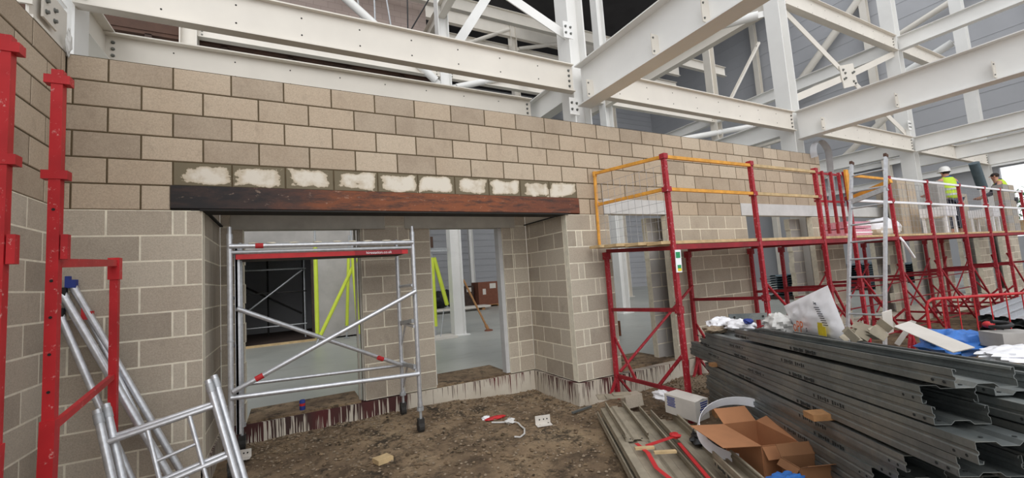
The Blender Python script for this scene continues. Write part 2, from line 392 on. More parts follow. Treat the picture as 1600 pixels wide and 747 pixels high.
# upper wall over beam and openings : courses 0..4 and ends of course 5
rows = []
for i in range(5):
    z0, z1 = zc(i); z1 = min(z1, 3.89)
    segs = cut(.18, 11.87, i)
    if i == 4: segs = [(a, b, (2.0 if (a > .85 and b < 5.5) else r)) for a, b, r in segs]
    rows.append((z0, z1, segs))
z0, z1 = zc(5); rows.append((z0, z1, [(.18, .225 + .0, .4), (.225, .675, .5), (.675, .885, .8)] + [(5.42, 5.62, .6), (5.62, 5.86, .3)] + cut(7.17, 9.02, 5)))
blocks('wall_front', (0, 0, 0), (1, 0, 0), (0, -1, 0), rows, .14, ['block_up', 'mortar_dark'])
# lower wall left of the recess
rows = []
for i in range(6, 17):
    z0, z1 = zc(i); z0 = max(z0, -.05)
    if i % 2 == 0: segs = [(.18, .45, .5), (.45, .90, random.random()), (.90, .995, .95), (.995, 1.12, .5)]
    else: segs = [(.18, .23, .9), (.23, .675, random.random()), (.675, 1.12, random.random())]
    rows.append((z0, z1, segs))
blocks('wall_front_left_pier', (0, 0, 0), (1, 0, 0), (0, -1, 0), rows, .10, ['block_lo', 'mortar_lite'])
# left return wall of the recess (faces +X) and right return (faces -X)
def side_rows(lo, hi, c0, c1, ph=0.0, dark=False, zmin=.0):
    rr = []
    for i in range(c0, c1):
        z0, z1 = zc(i); z0 = max(z0, zmin)
        if z1 - z0 < .05: continue
        sg = cut(lo, hi, i, phase=ph)
        rr.append((z0, z1, sg))
    return rr
blocks('wall_recess_left', (1.12, 0, 0), (0, 1, 0), (1, 0, 0), side_rows(.10, 1.12, 6, 17, .11), .10, ['block_lo', 'mortar_lite'])
blocks('wall_recess_right', (5.18, 0, 0), (0, 1, 0), (-1, 0, 0), side_rows(.10, 1.12, 6, 16, .11, zmin=.285), .10, ['block_lo', 'mortar_lite'])
up = MB(); up.box((1.04, .14, 2.57), (1.12, 1.12, 3.88)); up.box((5.18, .14, 2.57), (5.26, 1.12, 3.88)); struct('wall_recess_cheeks', up, 'block_lo')
# recess back wall with two doorways, y = 1.12
rows = []
for i in range(0, 16):
    z0, z1 = zc(i)
    if i < 5: rows.append((z0, min(z1, 3.88), cut(1.12, 5.18, i))); continue
    holes = [(1.36, 2.655), (3.60, 4.75)]
    if z1 > 2.76: z1b = z1
    if i == 5: rows.append((2.74, z1, cut(1.12, 5.18, i))); rows.append((2.55, 2.74, [(1.12, 1.22, .3), (2.98, 3.25, .3), (4.98, 5.18, .4)])); continue
    if z0 < .285: z0 = .285
    rows.append((z0, min(z1, 2.545), cut(1.12, 5.18, i, holes, extra=[3.15 if i % 2 else 3.3, 4.92])))
blocks('wall_back', (0, 1.12, 0), (1, 0, 0), (0, -1, 0), rows, .14, ['block_lo', 'mortar_lite'])
for k, (a, b) in enumerate(((1.22, 2.98), (3.25, 4.98))):
    m = MB(); m.box((a, 1.112, 2.515), (b, 1.27, 2.735)); o = struct('trim_%d' % (k + 1), m, 'concrete')
# jamb posts of the doorways
m = MB(); m.box((2.63, 1.14, .30), (2.655, 1.25, 2.51)); m.box((2.585, 1.2, .30), (2.61, 1.24, 2.51)); struct('trim_3', m, 'concrete')
m = MB(); m.box((4.69, 1.14, .30), (4.752, 1.27, 2.51)); m.box((3.60, 1.2, .30), (3.63, 1.27, 2.51)); struct('trim_4', m, 'concrete_white')
# wall right of the recess, y = 0, with openings
rows = []
for i in range(6, 16):
    z0, z1 = zc(i); z0 = max(z0, .285)
    holes = [(5.94, 7.10), (9.14, 11.27)]
    sg = cut(5.18, 12.38, i, holes)
    slip = (5.33, 5.43) if i % 2 else (5.60, 5.68)
    s2 = []
    for a, b, r in sg:
        if a < 5.9:
            continue
        s2.append((a, b, r))
    s2 += [(5.18, slip[0], random.random()), (slip[0], slip[1], 1.0), (slip[1], 5.94, random.random())]
    if i >= 7 and i % 2 == 0: pass
    rows.append((z0, z1, s2))
blocks('wall_front_right', (0, 0, 0), (1, 0, 0), (0, -1, 0), rows, .10, ['block_lo', 'mortar_lite'])
rows = []
for i in range(6, 16):
    z0, z1 = zc(i); z0 = max(z0, .285)
    sg = cut(13.95, 23.9, i, [(15.14, 16.9), (18.04, 20.2), (21.02, 22.3)])
    sg = [s for s in sg if s[0] >= 14.4]
    rows.append((z0, z1, sg))
blocks('wall_front_far_piers', (0, 0, 0), (1, 0, 0), (0, -1, 0), rows, .10, ['block_lo', 'mortar_lite'])
rows = []
for i in range(6, 16):                                             # inner leaf of the cavity wall
    z0, z1 = zc(i); z0 = max(z0, .30)
    sg = cut(5.3, 23.9, i, [(5.62, 6.97), (8.9, 11.0), (11.40, 11.80), (12.3, 14.5), (15.2, 16.7), (17.2, 17.62), (18.0, 20.0), (21.0, 22.2), (23.0, 23.42)])
    rows.append((z0, z1, sg))
blocks('wall_inner_leaf', (0, .30, 0), (1, 0, 0), (0, -1, 0), rows, .10, ['precast', 'mortar_lite'])
for k, (a, b, z0, z1, mt) in enumerate(((5.86, 7.17, 2.565, 2.785, 'concrete_white'), (9.02, 11.60, 2.565, 2.785, 'concrete_white'), (11.62, 15.14, 2.565, 2.79, 'concrete_white'), (16.6, 18.3, 2.565, 2.79, 'concrete'))):
    m = MB(); m.box((a, -.004, z0), (b, .145, z1)); struct('trim_%d' % (5 + k), m, mt)
# cream capping slips above the far lintels
# left wall x = .18 (faces +X), towards the camera
rows = []
for i in range(0, 18):
    z0, z1 = zc(i); z1 = min(z1, 3.89)
    off = -.299 if i % 2 == 1 else -.524
    br = [-4.6]; k = 0
    sg = []; edges = sorted([off - .45 * k for k in range(-1, 10)] ); edges = [e for e in edges if -4.6 < e < -.02]; edges = [-4.6] + edges + [0.0]
    for a, b in zip(edges, edges[1:]):
        if b - a > .03: sg.append((a, b, random.random()))
    rows.append((z0, z1, sg))
up_rows = [r for r in rows if r[0] > 2.5]; lo_rows = [r for r in rows if r[0] <= 2.5]
blocks('wall_left', (.18, 0, 0), (0, 1, 0), (1, 0, 0), up_rows, .14, ['block_up', 'mortar_dark'])
blocks('wall_left_lower', (.18, 0, 0), (0, 1, 0), (1, 0, 0), lo_rows, .14, ['block_lo', 'mortar_lite'])

m = MB(); m.box((.06, -.004, 0), (.176, .13, 2.5)); struct('trim_15', m, 'mortar_lite')
m = MB(); m.box((.06, -.004, 2.5), (.176, .13, 3.87)); struct('trim_16', m, 'mortar_dark')
# ---- concrete kerb with red drips
def kerb(name, a, b, mt='kerb'):
    m = MB(); x0, y0 = a; x1, y1 = b; m.box((min(x0, x1), min(y0, y1), -.06), (max(x0, x1), max(y0, y1), .285)); return struct(name, m, mt)
kerb('trim_9', (1.12, 1.105), (5.15, 1.30), 'kerb_recess')
kerb('trim_10', (5.145, -.03), (5.30, 1.30))
kerb('trim_11', (5.30, -.03), (6.6, .42)); kerb('trim_17', (6.6, -.03), (24.0, .42), 'kerb_plain')
kerb('trim_12', (1.10, .0), (1.135, 1.12))

# ---- ground: trampled soil with shallow relief
def gz(x, y):
    n = mnoise.noise(Vector((x * .8, y * .8, 0))) * .035 + mnoise.noise(Vector((x * 3.1, y * 3.1, 4))) * .018 + mnoise.noise(Vector((x * 9, y * 9, 9))) * .008
    s = 0.0
    if x < 5.2: s += .09 * max(0, min(1, (y + .6) / 1.6)) * max(0, min(1, (4.9 - x) / 1.2))
    s += .05 * math.exp(-((x - 7.2) ** 2 + (y + .2) ** 2) / .25)
    return n * .9 + s
m = MB(); nx, ny = 200, 110; X0, X1, Y0, Y1 = -.2, 12.5, -5.6, 1.35
for j in range(ny + 1):
    for i in range(nx + 1):
        x = X0 + (X1 - X0) * i / nx; y = Y0 + (Y1 - Y0) * j / ny; m.v.append(Vector((x, y, gz(x, y)))); m.ev.append(0)
for j in range(ny):
    for i in range(nx):
        m.f.append([j * (nx + 1) + i, j * (nx + 1) + i + 1, (j + 1) * (nx + 1) + i + 1, (j + 1) * (nx + 1) + i]); m.mi.append(0); m.rv.append(.5)
struct('ground', m, 'soil').data.polygons.foreach_set('use_smooth', [True] * len(m.f))
m = MB(); m.box((12.4, -14, -.2), (31, .2, -.01)); m.box((-2, -14, -.2), (12.5, -5.5, -.01)); struct('ground_far', m, 'soil')
m = MB(); m.box((1.0, 1.25, .0), (31, 20.3, .30)); m.box((-7, 1.25, 0), (1.0, 20.3, .30)); m.box((5.28, .38, 0), (31, 1.25, .30)); struct('floor', m, 'slab')
m = MB(); m.box((5.95, .10, .285), (7.1, .9, .315)); m.box((3.6, 1.13, .285), (4.75, 1.9, .31)); m.box((1.36, 1.13, .285), (2.6, 1.75, .31)); struct('floor_soil_spill', m, 'soil')

# ---- hall shell
m = MB(); m.box((-7, 20.1, 0), (29.3, 20.3, 22))
for k in range(50): m.box((-7, 20.07, .6 + k * .4), (29.3, 20.10, .62 + k * .4))
struct('wall_far', m, 'clad')
m = MB()
Y_OP0, Y_OP1, Z_OP0, Z_OP1 = -4.2, 1.30, 2.0, 5.0
m.box((29.0, Y_OP1, 0), (29.2, 20.3, 21)); m.box((29.0, -14, 0), (29.2, Y_OP0, 21)); m.box((29.0, Y_OP0, Z_OP1), (29.2, Y_OP1, 21)); m.box((29.0, Y_OP0, 0), (29.2, Y_OP1, Z_OP0))
for k in range(16):
    z = 5.2 + k * .8; m.box((28.985, -14, z), (29.0, 20, z + .02))
struct('wall_right', m, 'clad')
m = MB(); m.box((-7.2, 1.3, 0), (-7, 20.3, 16)); struct('wall_left_far', m, 'clad')
m = MB(); m.box((-7.2, 4.5, 14.4), (19.5, 20.4, 14.6)); m.box((19.5, 8, 17.5), (29.3, 20.4, 17.7)); m.box((-7.2, 18, 17.5), (19.5, 20.4, 17.7)); struct('ceiling', m, 'roof')
# interior partition with a dark room behind
m = MB(); m.box((-6, 9.0, .3), (.74, 9.2, 7.4)); m.box((2.43, 9.0, .3), (4.25, 9.2, 7.4)); m.box((.74, 9.0, 2.68), (2.43, 9.2, 7.4)); m.box((-6, 9.0, .3), (.74, 9.2, .32)); struct('wall_partition', m, 'precast')
m = MB(); m.box((-6, 13.0, .3), (4.25, 13.2, 7.4)); m.box((4.1, 9.2, .3), (4.25, 13.2, 7.4)); m.box((-.9, 9.2, .3), (-.8, 13, 7.4)); m.box((-6, 9.2, 3.3), (4.2, 13, 3.4)); struct('wall_dark_room', m, 'clad')
m = MB(); m.box((-.8, 9.0, .30), (4.2, 13, .34)); struct('floor_boards', m, 'wood_dark')
m = MB(); m.box((.7, 8.93, .30), (2.5, 9.0, .36)); struct('trim_13', m, 'timber')
m = MB(); m.box((2.40, 8.98, .3), (2.46, 9.22, 2.7)); struct('trim_14', m, 'wood_dark')
# upper floor deck (ribbed, seen from below) and partition above
m = MB(); m.box((-7, 6.34, 7.50), (5.65, 13.2, 7.9))
for k in range(22): m.box((-7, 6.36 + k * .31, 7.42), (5.65, 6.48 + k * .31, 7.50))
struct('ceiling_deck', m, 'deck')
m = MB()
for k in range(9): m.box((-6.2 + k * 1.35, 6.36, 7.30), (-6.08 + k * 1.35, 13, 7.44))
struct('ceiling_joists', m, 'wood_dark')
m = MB(); z0, z1 = 7.9, 12.2
m.box((-7, 10, 11.0), (6.6, 10.2, 12.6)); m.box((2.15, 10, 7.9), (4.05, 10.2, 11.0)); m.box((5.4, 10, 7.9), (6.6, 10.2, 11.0)); m.box((4.05, 10, 10.5), (5.4, 10.2, 11)); m.box((4.05, 10, 7.9), (5.4, 10.2, 9.4)); m.box((-7, 10, 7.9), (.9, 10.2, 9.6)); struct('wall_partition_upper', m, 'partition')
# ================================================================== STEEL FRAME
def ibeam_mb(p, q, h, b, tf=.016, tw=.012, drop=None):
    """I-section between p and q ; p, q are on the TOP centre line"""
    p, q = Vector(p), Vector(q); m = MB(); Z = Vector((0, 0, 1)); d = (q - p).normalized()
    m.bar(p - Z * tf / 2, q - Z * tf / 2, b, tf); m.bar(p - Z * (h - tf / 2), q - Z * (h - tf / 2), b, tf); m.bar(p - Z * h / 2, q - Z * h / 2, tw, h - 2 * tf)
    return m
def beam(label, p, q, h=.415, b=.17, holes=True, mat='steel_shaded', group=None, ends=True, near=None, name='steel_beam'):
    p, q = Vector(p), Vector(q); mid = (p + q) / 2
    t = thing(name, label, 'beam', (mid.x, mid.y, mid.z - h), group); t['kind'] = 'thing'
    m = ibeam_mb(p, q, h, b); d = (q - p); L = d.length; d.normalize(); n = Vector((0, 0, 1)).cross(d); n = n if n.y < 0 or (abs(n.y) < .1 and n.x < 0) else -n
    if holes:
        m.m = 1; k = int(L / .6)
        for i in range(1, k):
            for dz in (.27 * h, .73 * h):
                c = p + d * (L * i / k) - Vector((0, 0, dz)); m.tube(c + n * .006, c + n * .0085, .009, 8)
    obj('i_section', m, [mat, 'hole'], t)
    if ends:
        for s, e in ((1, p), (-1, q)):
            bolts(t, [e + d * s * .07 - Vector((0, 0, h * (.22 + .19 * i))) + n * .006 for i in range(4)], n)
    return t
def column(label, x, y, z0, z1, w=.31, mat='steel', gus=()):
    t = thing('steel_column', label, 'column', (x + w / 2, y + w / 2, z0)); t['kind'] = 'thing'; m = MB(); tf = .02
    m.box((x, y, z0), (x + tf, y + w, z1)); m.box((x + w - tf, y, z0), (x + w, y + w, z1)); m.box((x + tf, y + w / 2 - .007, z0), (x + w - tf, y + w / 2 + .007, z1))
    obj('h_section', m, mat, t)
    m = MB(); m.box((x - .08, y - .08, z0), (x + w + .08, y + w + .08, z0 + .025)); obj('base_plate', m, mat, t)
    for (gx, gzz) in gus:
        m = MB(); m.box((x + .0 - .10, y - .012, gzz - .13), (x + .07, y - .001, gzz + .13)); g = obj('gusset_plate', m, mat, t)
        bolts(g, [(x + a, y - .012, gzz + bz) for a in (-.06, .03) for bz in (-.05, .05)], (0, -1, 0))
    return t
XS = [-.15, 5.65, 11.45, 17.25, 23.05]
names = ['first', 'second', 'third', 'fourth', 'fifth']
desc0 = ['white steel column at the far left corner behind the block walls', 'white steel column behind the middle of the block wall, big beam bolted on',
         'white steel column rising behind the right end of the tall block wall', 'white steel column behind the trestle scaffold, first right of the ladder', 'white steel column furthest right, beside the bright opening']
for k, x in enumerate(XS):
    column(desc0[k], x, .42 if k else .2, .3, 13.5, mat='steel' if k < 4 else 'steel_shaded') if False else column(desc0[k], x, .2 if k else .2, .0, 14, gus=((0, 4.22), (0, 5.42)) if k == 1 else (((0, 5.2),) if k == 3 else ()))
column('white steel column inside the hall, above the left of the wall between beams', -.15, 6.0, .3, 14, mat='steel_shaded')
column('white steel column inside the hall, standing in the right doorway of the recess', 5.65, 6.0, .3, 14)
column('white steel column inside the hall, seen through the narrow opening right of the recess', 11.45, 6.0, .3, 14)
column('white steel column inside the hall, between the big middle beam and the third column', 17.25, 6.0, .3, 14, mat='steel_shaded')
column('thin far white column in the back row, left of the middle column', 11.4, 12.0, .3, 14, mat='steel_shaded')
column('thin far white column in the back row, just under the big middle beam', 17.25, 12.0, .3, 14, mat='steel_shaded')
column('thin far white post at the back wall, seen in the right doorway above the cartons', 11.35, 18.6, .3, 14, .25, mat='steel')
Z1, Z2 = 4.86, 7.85
yb = .20
ws = ['left', 'second', 'third', 'right']
lab1 = ['upper long white beam crossing above the left half of the wall', 'white beam from the middle column to the third column, just above the wall top',
        'white beam end coming out under the right big beam to the fourth column', 'white beam end at the furthest right column above the workers']
lab2 = ['high front beam over the upper left, mostly above the picture', 'high front beam over the middle bay, mostly above the picture', 'cream high beam crossing the upper right from the third column', 'cream high beam continuing right of the fourth column']
for k in range(4):
    a = XS[k] + (.31 if k else .31); b = XS[k + 1]
    beam(lab1[k], (a, yb, Z1), (b, yb, Z1), .425, .12)
    if k > 1: beam(lab2[k], (a, .26, Z2), (b, .26, Z2), .45)
beam('lower white beam directly behind the wall top on the left', (.0, 1.46, 4.84), (5.65, 1.46, 4.84))
for k in range(3):
    beam(['high beam of the second row seen as a pale edge under the long upper beam', 'high beam of the second row behind the middle column', 'high cream beam of the second row far behind the third column'][k], (XS[k] + .31, 6.15, Z2), (XS[k + 1], 6.15, Z2), .43, holes=False)
# beams running towards the camera
def ybeam(label, x, y0, y1, z=Z1, h=.415, b=.2, mat='steel', tabs=()):
    t = beam(label, (x, y0, z), (x, y1, z), h, b, holes=False, mat=mat, ends=False)
    for ty in tabs:
        m = MB(); m.box((x - .125, ty - .006, z - h + .05), (x - .006, ty + .006, z - h + .31)); m.m = 0
        c_ = obj('cleat_plate', m, ['steel_shaded', 'bolt'], t); bolts(c_, [(x - .10, ty - .006, z - h + .09), (x - .10, ty - .006, z - h + .26)], (0, -1, 0), .009, .012)
    return t
ybeam('deep white beam coming over the camera from the middle column', 5.83, .2, -9, 4.86, .63, .26, tabs=(-.05, -1.3, -2.0))
ybeam('deep white beam running forward from the third column, across the upper right', 11.63, .2, -9, 4.88, .62, .26, tabs=(-.3, -1.5, -2.7))
ybeam('white beam running forward from the fourth column at the right edge', 17.4, .2, -9)
ybeam('white beam between the fourth and fifth columns running forward', 20.3, 1.2, -9)
ybeam('white beam running forward from the furthest right column', 23.2, .2, -9)
ybeam('short white beam joining the middle column to the beam behind the wall', 5.8, .51, 6.0)
ybeam('white beam running back from the third column just above the wall top', 11.6, .51, 6.0)
ybeam('white beam running back from the fourth column, seen beside the ladder top', 17.4, .51, 6.0)
ybeam('cream beam joining the left corner column to the beam behind the wall', .0, .51, 6.0, mat='steel_shaded')
ybeam('cream beam over the left wall running towards the camera', .0, .2, -5, 4.75, .36, .22)
ybeam('high white beam running forward from the fourth column to the top edge', 17.4, .2, -9, 7.82, .40)
ybeam('high white beam running back from the fourth column', 17.4, .51, 12, 7.82, .40)
ybeam('high cream beam running back from the third column', 11.6, .51, 12, 7.7, .36, mat='steel_shaded')
ybeam('high cream beam running back from the middle column', 5.8, .51, 9.9, 9.6, .40, mat='steel_shaded')
ybeam('high cream beam at the furthest right column', 23.2, -6, 18, 7.82, .40, mat='steel_shaded')
# back row beams, one castellated
beam('far cream roof beam of the back row, upper of two', (-.1, 12.1, 13.75), (23, 12.1, 13.75), .62, .2, holes=False, ends=False)
t = beam('far perforated roof beam of the back row, lower of two', (5.6, 12.4, 12.85), (23, 12.4, 12.85), .7, .2, holes=False, ends=False)
m = MB()
for k in range(22): m.box((6 + k * .75, 12.385, 12.35), (6.16 + k * .75, 12.393, 12.65))
tag(obj('web_slots', m, 'hole', t), kind='stuff')
beam('far cream roof beam crossing the top centre', (3.2, 9.2, 12.25), (23, 9.2, 12.25), .5, .2, holes=False, ends=False)
# bracing
def brace(label, p, q, w=.1, round_=True, mat='steel', name='brace_tube', flat=False):
    t = thing(name, label, 'brace', tuple((Vector(p) + Vector(q)) / 2)); m = MB(); p, q = Vector(p), Vector(q); d = (q - p).normalized()
    if round_: m.tube(p + d * .15, q - d * .15, w, 12)
    elif flat: m.bar(p + d * .1, q - d * .1, w, .02, (0, 1, 0)) if False else m.obox((p + q) / 2, (q - p) / 2, d.cross(Vector((0, 1, 0))).normalized() * w / 2, Vector((0, .008, 0)))
    else: m.bar(p, q, w, .012); m.bar(p + Vector((0, -w / 2, 0)), q + Vector((0, -w / 2, 0)), .012, w); m.bar(p + Vector((0, w / 2, 0)), q + Vector((0, w / 2, 0)), .012, w)
    obj('tube' if round_ else 'bar', m, mat, t, smooth=round_)
    for e, s in ((p, 1), (q, -1)):
        g = MB(); g.bar(e, e + d * s * .25, .15, .016, (0, 1, .01)); obj('end_plate', g, mat, t)
    return t
brace('large white round brace at the top left centre, behind the long upper beam', (5.65, 6.1, 7.2), (3.0, 6.1, 9.3), .11)
brace('white round brace seen low between the two left beams, right of the far column', (5.98, 6.1, 7.15), (9.0, 6.1, 8.2), .09)
brace('pale open section brace rising steeply right at the top centre', (6.0, 6.1, 8.15), (7.9, 6.1, 11.2), .26, False)
brace('flat white brace from the gusset on the middle column up to the left', (5.72, .3, 5.38), (2.9, .3, 6.5), .15, False, flat=True, name='flat_brace')
brace('flat cream brace from high on the third column down to the crossing plate', (11.8, .3, 7.35), (14.35, .3, 6.2), .16, False, 'steel_shaded', flat=True, name='flat_brace')
brace('flat cream brace from the crossing plate up to the fourth column', (14.35, .3, 6.2), (17.25, .3, 7.35), .16, False, 'steel_shaded', flat=True, name='flat_brace')
brace('flat cream brace from low on the third column up to the crossing plate', (11.8, .3, 5.25), (14.35, .3, 6.2), .16, False, 'steel_shaded', flat=True, name='flat_brace')
brace('flat cream brace from the crossing plate down behind the deep right beam', (14.35, .3, 6.2), (17.25, .3, 5.0), .16, False, 'steel_shaded', flat=True, name='flat_brace')
t = thing('brace_plate', 'cream bolted plate where the flat braces cross, upper right', 'plate', (14.35, .28, 6.0)); m = MB(); m.obox((14.35, .275, 6.2), (.36, 0, .10), (0, .01, 0), (-.05, 0, .28)); obj('plate', m, 'steel_shaded', t)
for a, bz in ((-.26, .1), (-.18, .03), (-.26, -.14), (-.18, -.1), (.2, .1), (.28, .14), (.2, -.12), (.28, -.16)): bolts(t, [(14.35 + a, .265, 6.2 + bz)], (0, -1, 0), .022, .03)
brace('white round brace from the top of the third column running back to the left', (11.5, .5, 7.3), (8.2, 6.0, 7.75), .10)
brace('white round brace running back right behind the second row, high', (17.3, 6.2, 6.6), (21.5, 6.2, 8.0), .10, mat='steel_shaded')
brace('thin pale brace rising right beside the third column', (17.9, 6.1, 7.9), (21.0, 6.1, 11.6), .10, False, mat='steel_shaded')
brace('white round brace low behind the wall top in the middle bay', (12.4, 6.1, 5.9), (19.8, 6.1, 7.55), .11)
brace('thin white round brace meeting a bolted joint just above the wall', (11.9, 6.4, 5.75), (17.3, 6.4, 6.1), .08)
brace('pale round brace crossing the end wall high up, steepest', (28.6, 9.1, 11.3), (28.6, 4.6, 15.4), .2, mat='steel_shaded')
brace('long pale round brace on the end wall, upper', (28.6, 9.1, 10.9), (28.6, -2.5, 13.9), .14, mat='steel_shaded')
brace('long white round brace on the end wall, lower and brighter', (23.4, 6.1, 7.3), (23.4, .5, 9.2), .14)
brace('pale brace rising right above the scaffold, behind the deep right beam', (23.2, 5.5, 5.1), (23.2, 1.0, 8.4), .12, mat='steel_shaded')
brace('slender brace in the back row, dark bay at the top centre, leaning left', (11.5, 12.1, 13.6), (8.5, 12.1, 12.0), .09, mat='steel_shaded')
brace('slender brace in the back row, dark bay at the top centre, leaning right', (11.7, 12.1, 12.6), (16.5, 12.1, 14.1), .09, mat='steel_shaded')
for k, z in enumerate((5.35, 6.35)):
    beam(['grey white rail across the end wall just above the bright opening', 'grey white rail across the end wall, second above the opening'][k], (28.8, 9, z), (28.8, -9, z), .3, .15, holes=False, ends=False, mat='steel')
for k, y in enumerate((4.8, -1.0, -7.0, 10.6)):
    column(['pale column on the end wall left of the bright opening', 'pale column on the end wall right of the workers', 'pale column on the end wall outside the opening', 'pale column on the end wall behind the bracing'][k], 28.55, y, .3, 17, .3, mat='steel_shaded')
# corner bracket over the left wall
t = thing('corner_bracket', 'white end plates with bolts above the top of the left wall', 'bracket', (.1, -.5, 4.0))
m = MB(); m.box((.02, -.52, 4.0), (.17, -.50, 4.62)); m.box((.13, -.50, 3.905), (.17, .1, 3.93)); m.box((.13, -.5, 3.93), (.145, .1, 4.3)); obj('plate', m, 'steel_shaded', t)
m = MB(); m.box((.17, -.40, 3.98), (.185, -.18, 4.2)); g = obj('splice_plate', m, 'steel_shaded', t)
bolts(g, [(.185, a, z) for a in (-.36, -.23) for z in (4.04, 4.13)], (1, 0, 0))
bolts(t, [(.09, -.52, z) for z in (4.06, 4.17, 4.28)], (0, -1, 0), .018, .03)
m = MB(); m.ell((.20, -.02, 3.98), .022, .025, .11, 12, 8, .3); tag(obj('plastic_wrap', m, 'clear'), 'crumpled clear plastic hanging at the top of the wall corner', 'plastic')
# rusty lintel beam over the recess
m = MB(); x0, x1 = .885, 5.42
m.box((x0, -.012, 2.570), (x1, .003, 2.778)); m.box((x0, 0, 2.565), (x1, .14, 2.575)); m.box((x0, 0, 2.765), (x1, .14, 2.775)); m.box((x0, .06, 2.575), (x1, .07, 2.765))
t = thing('lintel_beam', 'long rusty steel beam spanning the recess under the block wall, black at its left end', 'beam', (3.15, .07, 2.55)); t['kind'] = 'thing'; obj('channel', m, 'rust', t)
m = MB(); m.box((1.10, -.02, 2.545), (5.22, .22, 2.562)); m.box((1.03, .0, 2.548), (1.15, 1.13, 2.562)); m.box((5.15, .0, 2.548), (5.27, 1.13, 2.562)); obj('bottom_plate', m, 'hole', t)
# ================================================================== RED TRESTLE SCAFFOLD (right)
YF, YB = -1.25, -.08
FX = [5.77, 7.42, 9.03, 9.95, 11.45, 13.05, 14.70, 16.20, 17.25, 18.9]
ords = ['first from the left, at the platform end', 'second from the left', 'third from the left, at the gate', 'fourth from the left, behind the ladder', 'fifth from the left, right of the ladder',
        'sixth from the left', 'seventh from the left, in front of the worker', 'eighth from the left', 'ninth from the left', 'furthest right']
def sqpost(m, p, q, w=.05): m.bar(p, q, w, w, (0, 1, .02))
def trestle(k, x):
    tp = 3.10 if k else 3.08; zf, zb = (2.0, 2.06) if k == 0 else (2.0, 2.02)
    t = thing('trestle_frame', 'red steel trestle frame under the platform, ' + ords[k], 'scaffold frame', (x, (YF + YB) / 2, 0), 'red trestle frames carrying the platform')
    lean = .03
    m = MB(); sqpost(m, (x + .02, YF, gz(x, YF) - .01 if x < 12 else -.01), (x, YF, tp)); m.box((x - .035, YF - .035, tp - .06), (x + .035, YF + .035, tp + .0)); m.box((x - .04, YF - .04, 2.62), (x + .04, YF + .04, 2.68)); m.box((x - .035, YF - .035, 1.20), (x + .045, YF + .035, 1.28))
    obj('front_post', m, 'red_mid', t)
    m = MB(); sqpost(m, (x - .01, YB, gz(x, YB) if x < 12 else 0.0), (x, YB, zb - .06)); m.box((x - .04, YB - .04, zb - .16), (x + .04, YB + .04, zb - .06)); obj('back_post', m, 'red_mid', t)
    m = MB(); m.bar((x, YF, zf - .045), (x, YB - .03, zb - .045), .05, .05); obj('bearer', m, 'red_dk', t)
    m = MB(); m.bar((x, YF, 1.24), (x, YB, 1.20), .03, .045); obj('transom', m, 'red_dk', t)
    m = MB(); m.bar((x, YF, .30), (x, YB, .30), .03, .045); obj('transom', m, 'red_dk', t)
    m = MB(); m.bar((x, YF + .02, .72), (x, YF + .42, .31), .02, .035); obj('knee_brace', m, 'red_mid', t)
    m = MB(); m.bar((x, YB - .02, .82), (x, YB - .36, .31), .02, .035); obj('knee_brace', m, 'red_mid', t)
    for a, b in ((-.20, 0.0), (.20, 0.0)):
        m = MB(); m.bar((x, YB, .30), (x + a, YB - .04, .035), .025, .035, (0, 1, 0)); obj('stay_foot', m, 'red_mid', t)
    if k >= 4:
        for a in (-.16, .16):
            m = MB(); m.bar((x, YF, .32), (x + a, YF, .02), .025, .035, (0, 1, 0)); obj('stay_foot', m, 'red_mid', t)
    return t
for k, x in enumerate(FX): trestle(k, x)
# longitudinal braces and ledgers
def rail(name, label, cat, p, q, r=.017, mat='red_dk', group=None, sq=False):
    m = MB()
    if sq: m.bar(p, q, r * 2, r * 2)
    else: m.tube(p, q, r, 8)
    return tag(obj(name, m, mat, smooth=not sq), label, cat, group)
bays = ['first', 'second', 'third', 'fourth', 'fifth', 'sixth', 'seventh', 'eighth', 'ninth']
rail('diagonal_brace', 'red diagonal brace rising right behind the first trestle bay', 'brace', (FX[0] + .02, YB - .05, .36), (FX[1] - .02, YB - .05, 1.42), .02, 'red_mid')
for k in range(1, 9):
    a, b = FX[k], FX[k + 1]
    rail('diagonal_brace', 'red diagonal brace falling right across the front of the %s trestle bay' % bays[k], 'brace', (a + .03, YF + .05, 1.50), (b - .03, YF + .05, .22), .019, 'red_mid', 'front diagonal braces')
    if k > 2: rail('diagonal_brace', 'red diagonal brace rising right behind the %s trestle bay' % bays[k], 'brace', (a + .03, YB - .06, .45), (b - .03, YB - .06, 1.50), .016, 'red_mid', 'back diagonal braces')
for k in range(1, 9):
    rail('ledger_rail', 'low red ledger along the back of the %s trestle bay' % bays[k], 'rail', (FX[k] + .03, YB - .09, .62), (FX[k + 1] - .03, YB - .09, .62), .014, 'red_dk', 'back ledgers')
for k in range(3, 9):
    rail('ledger_rail', 'red ledger along the front of the %s trestle bay, knee high' % bays[k], 'rail', (FX[k] + .03, YF + .09, .34), (FX[k + 1] - .03, YF + .09, .34), .013, 'red_dk', 'front ledgers')
    rail('ledger_rail', 'red ledger behind the %s trestle bay at waist height' % bays[k], 'rail', (FX[k] + .03, YB - .13, 1.02), (FX[k + 1] - .03, YB - .13, 1.02), .013, 'red_dk', 'waist high ledgers')
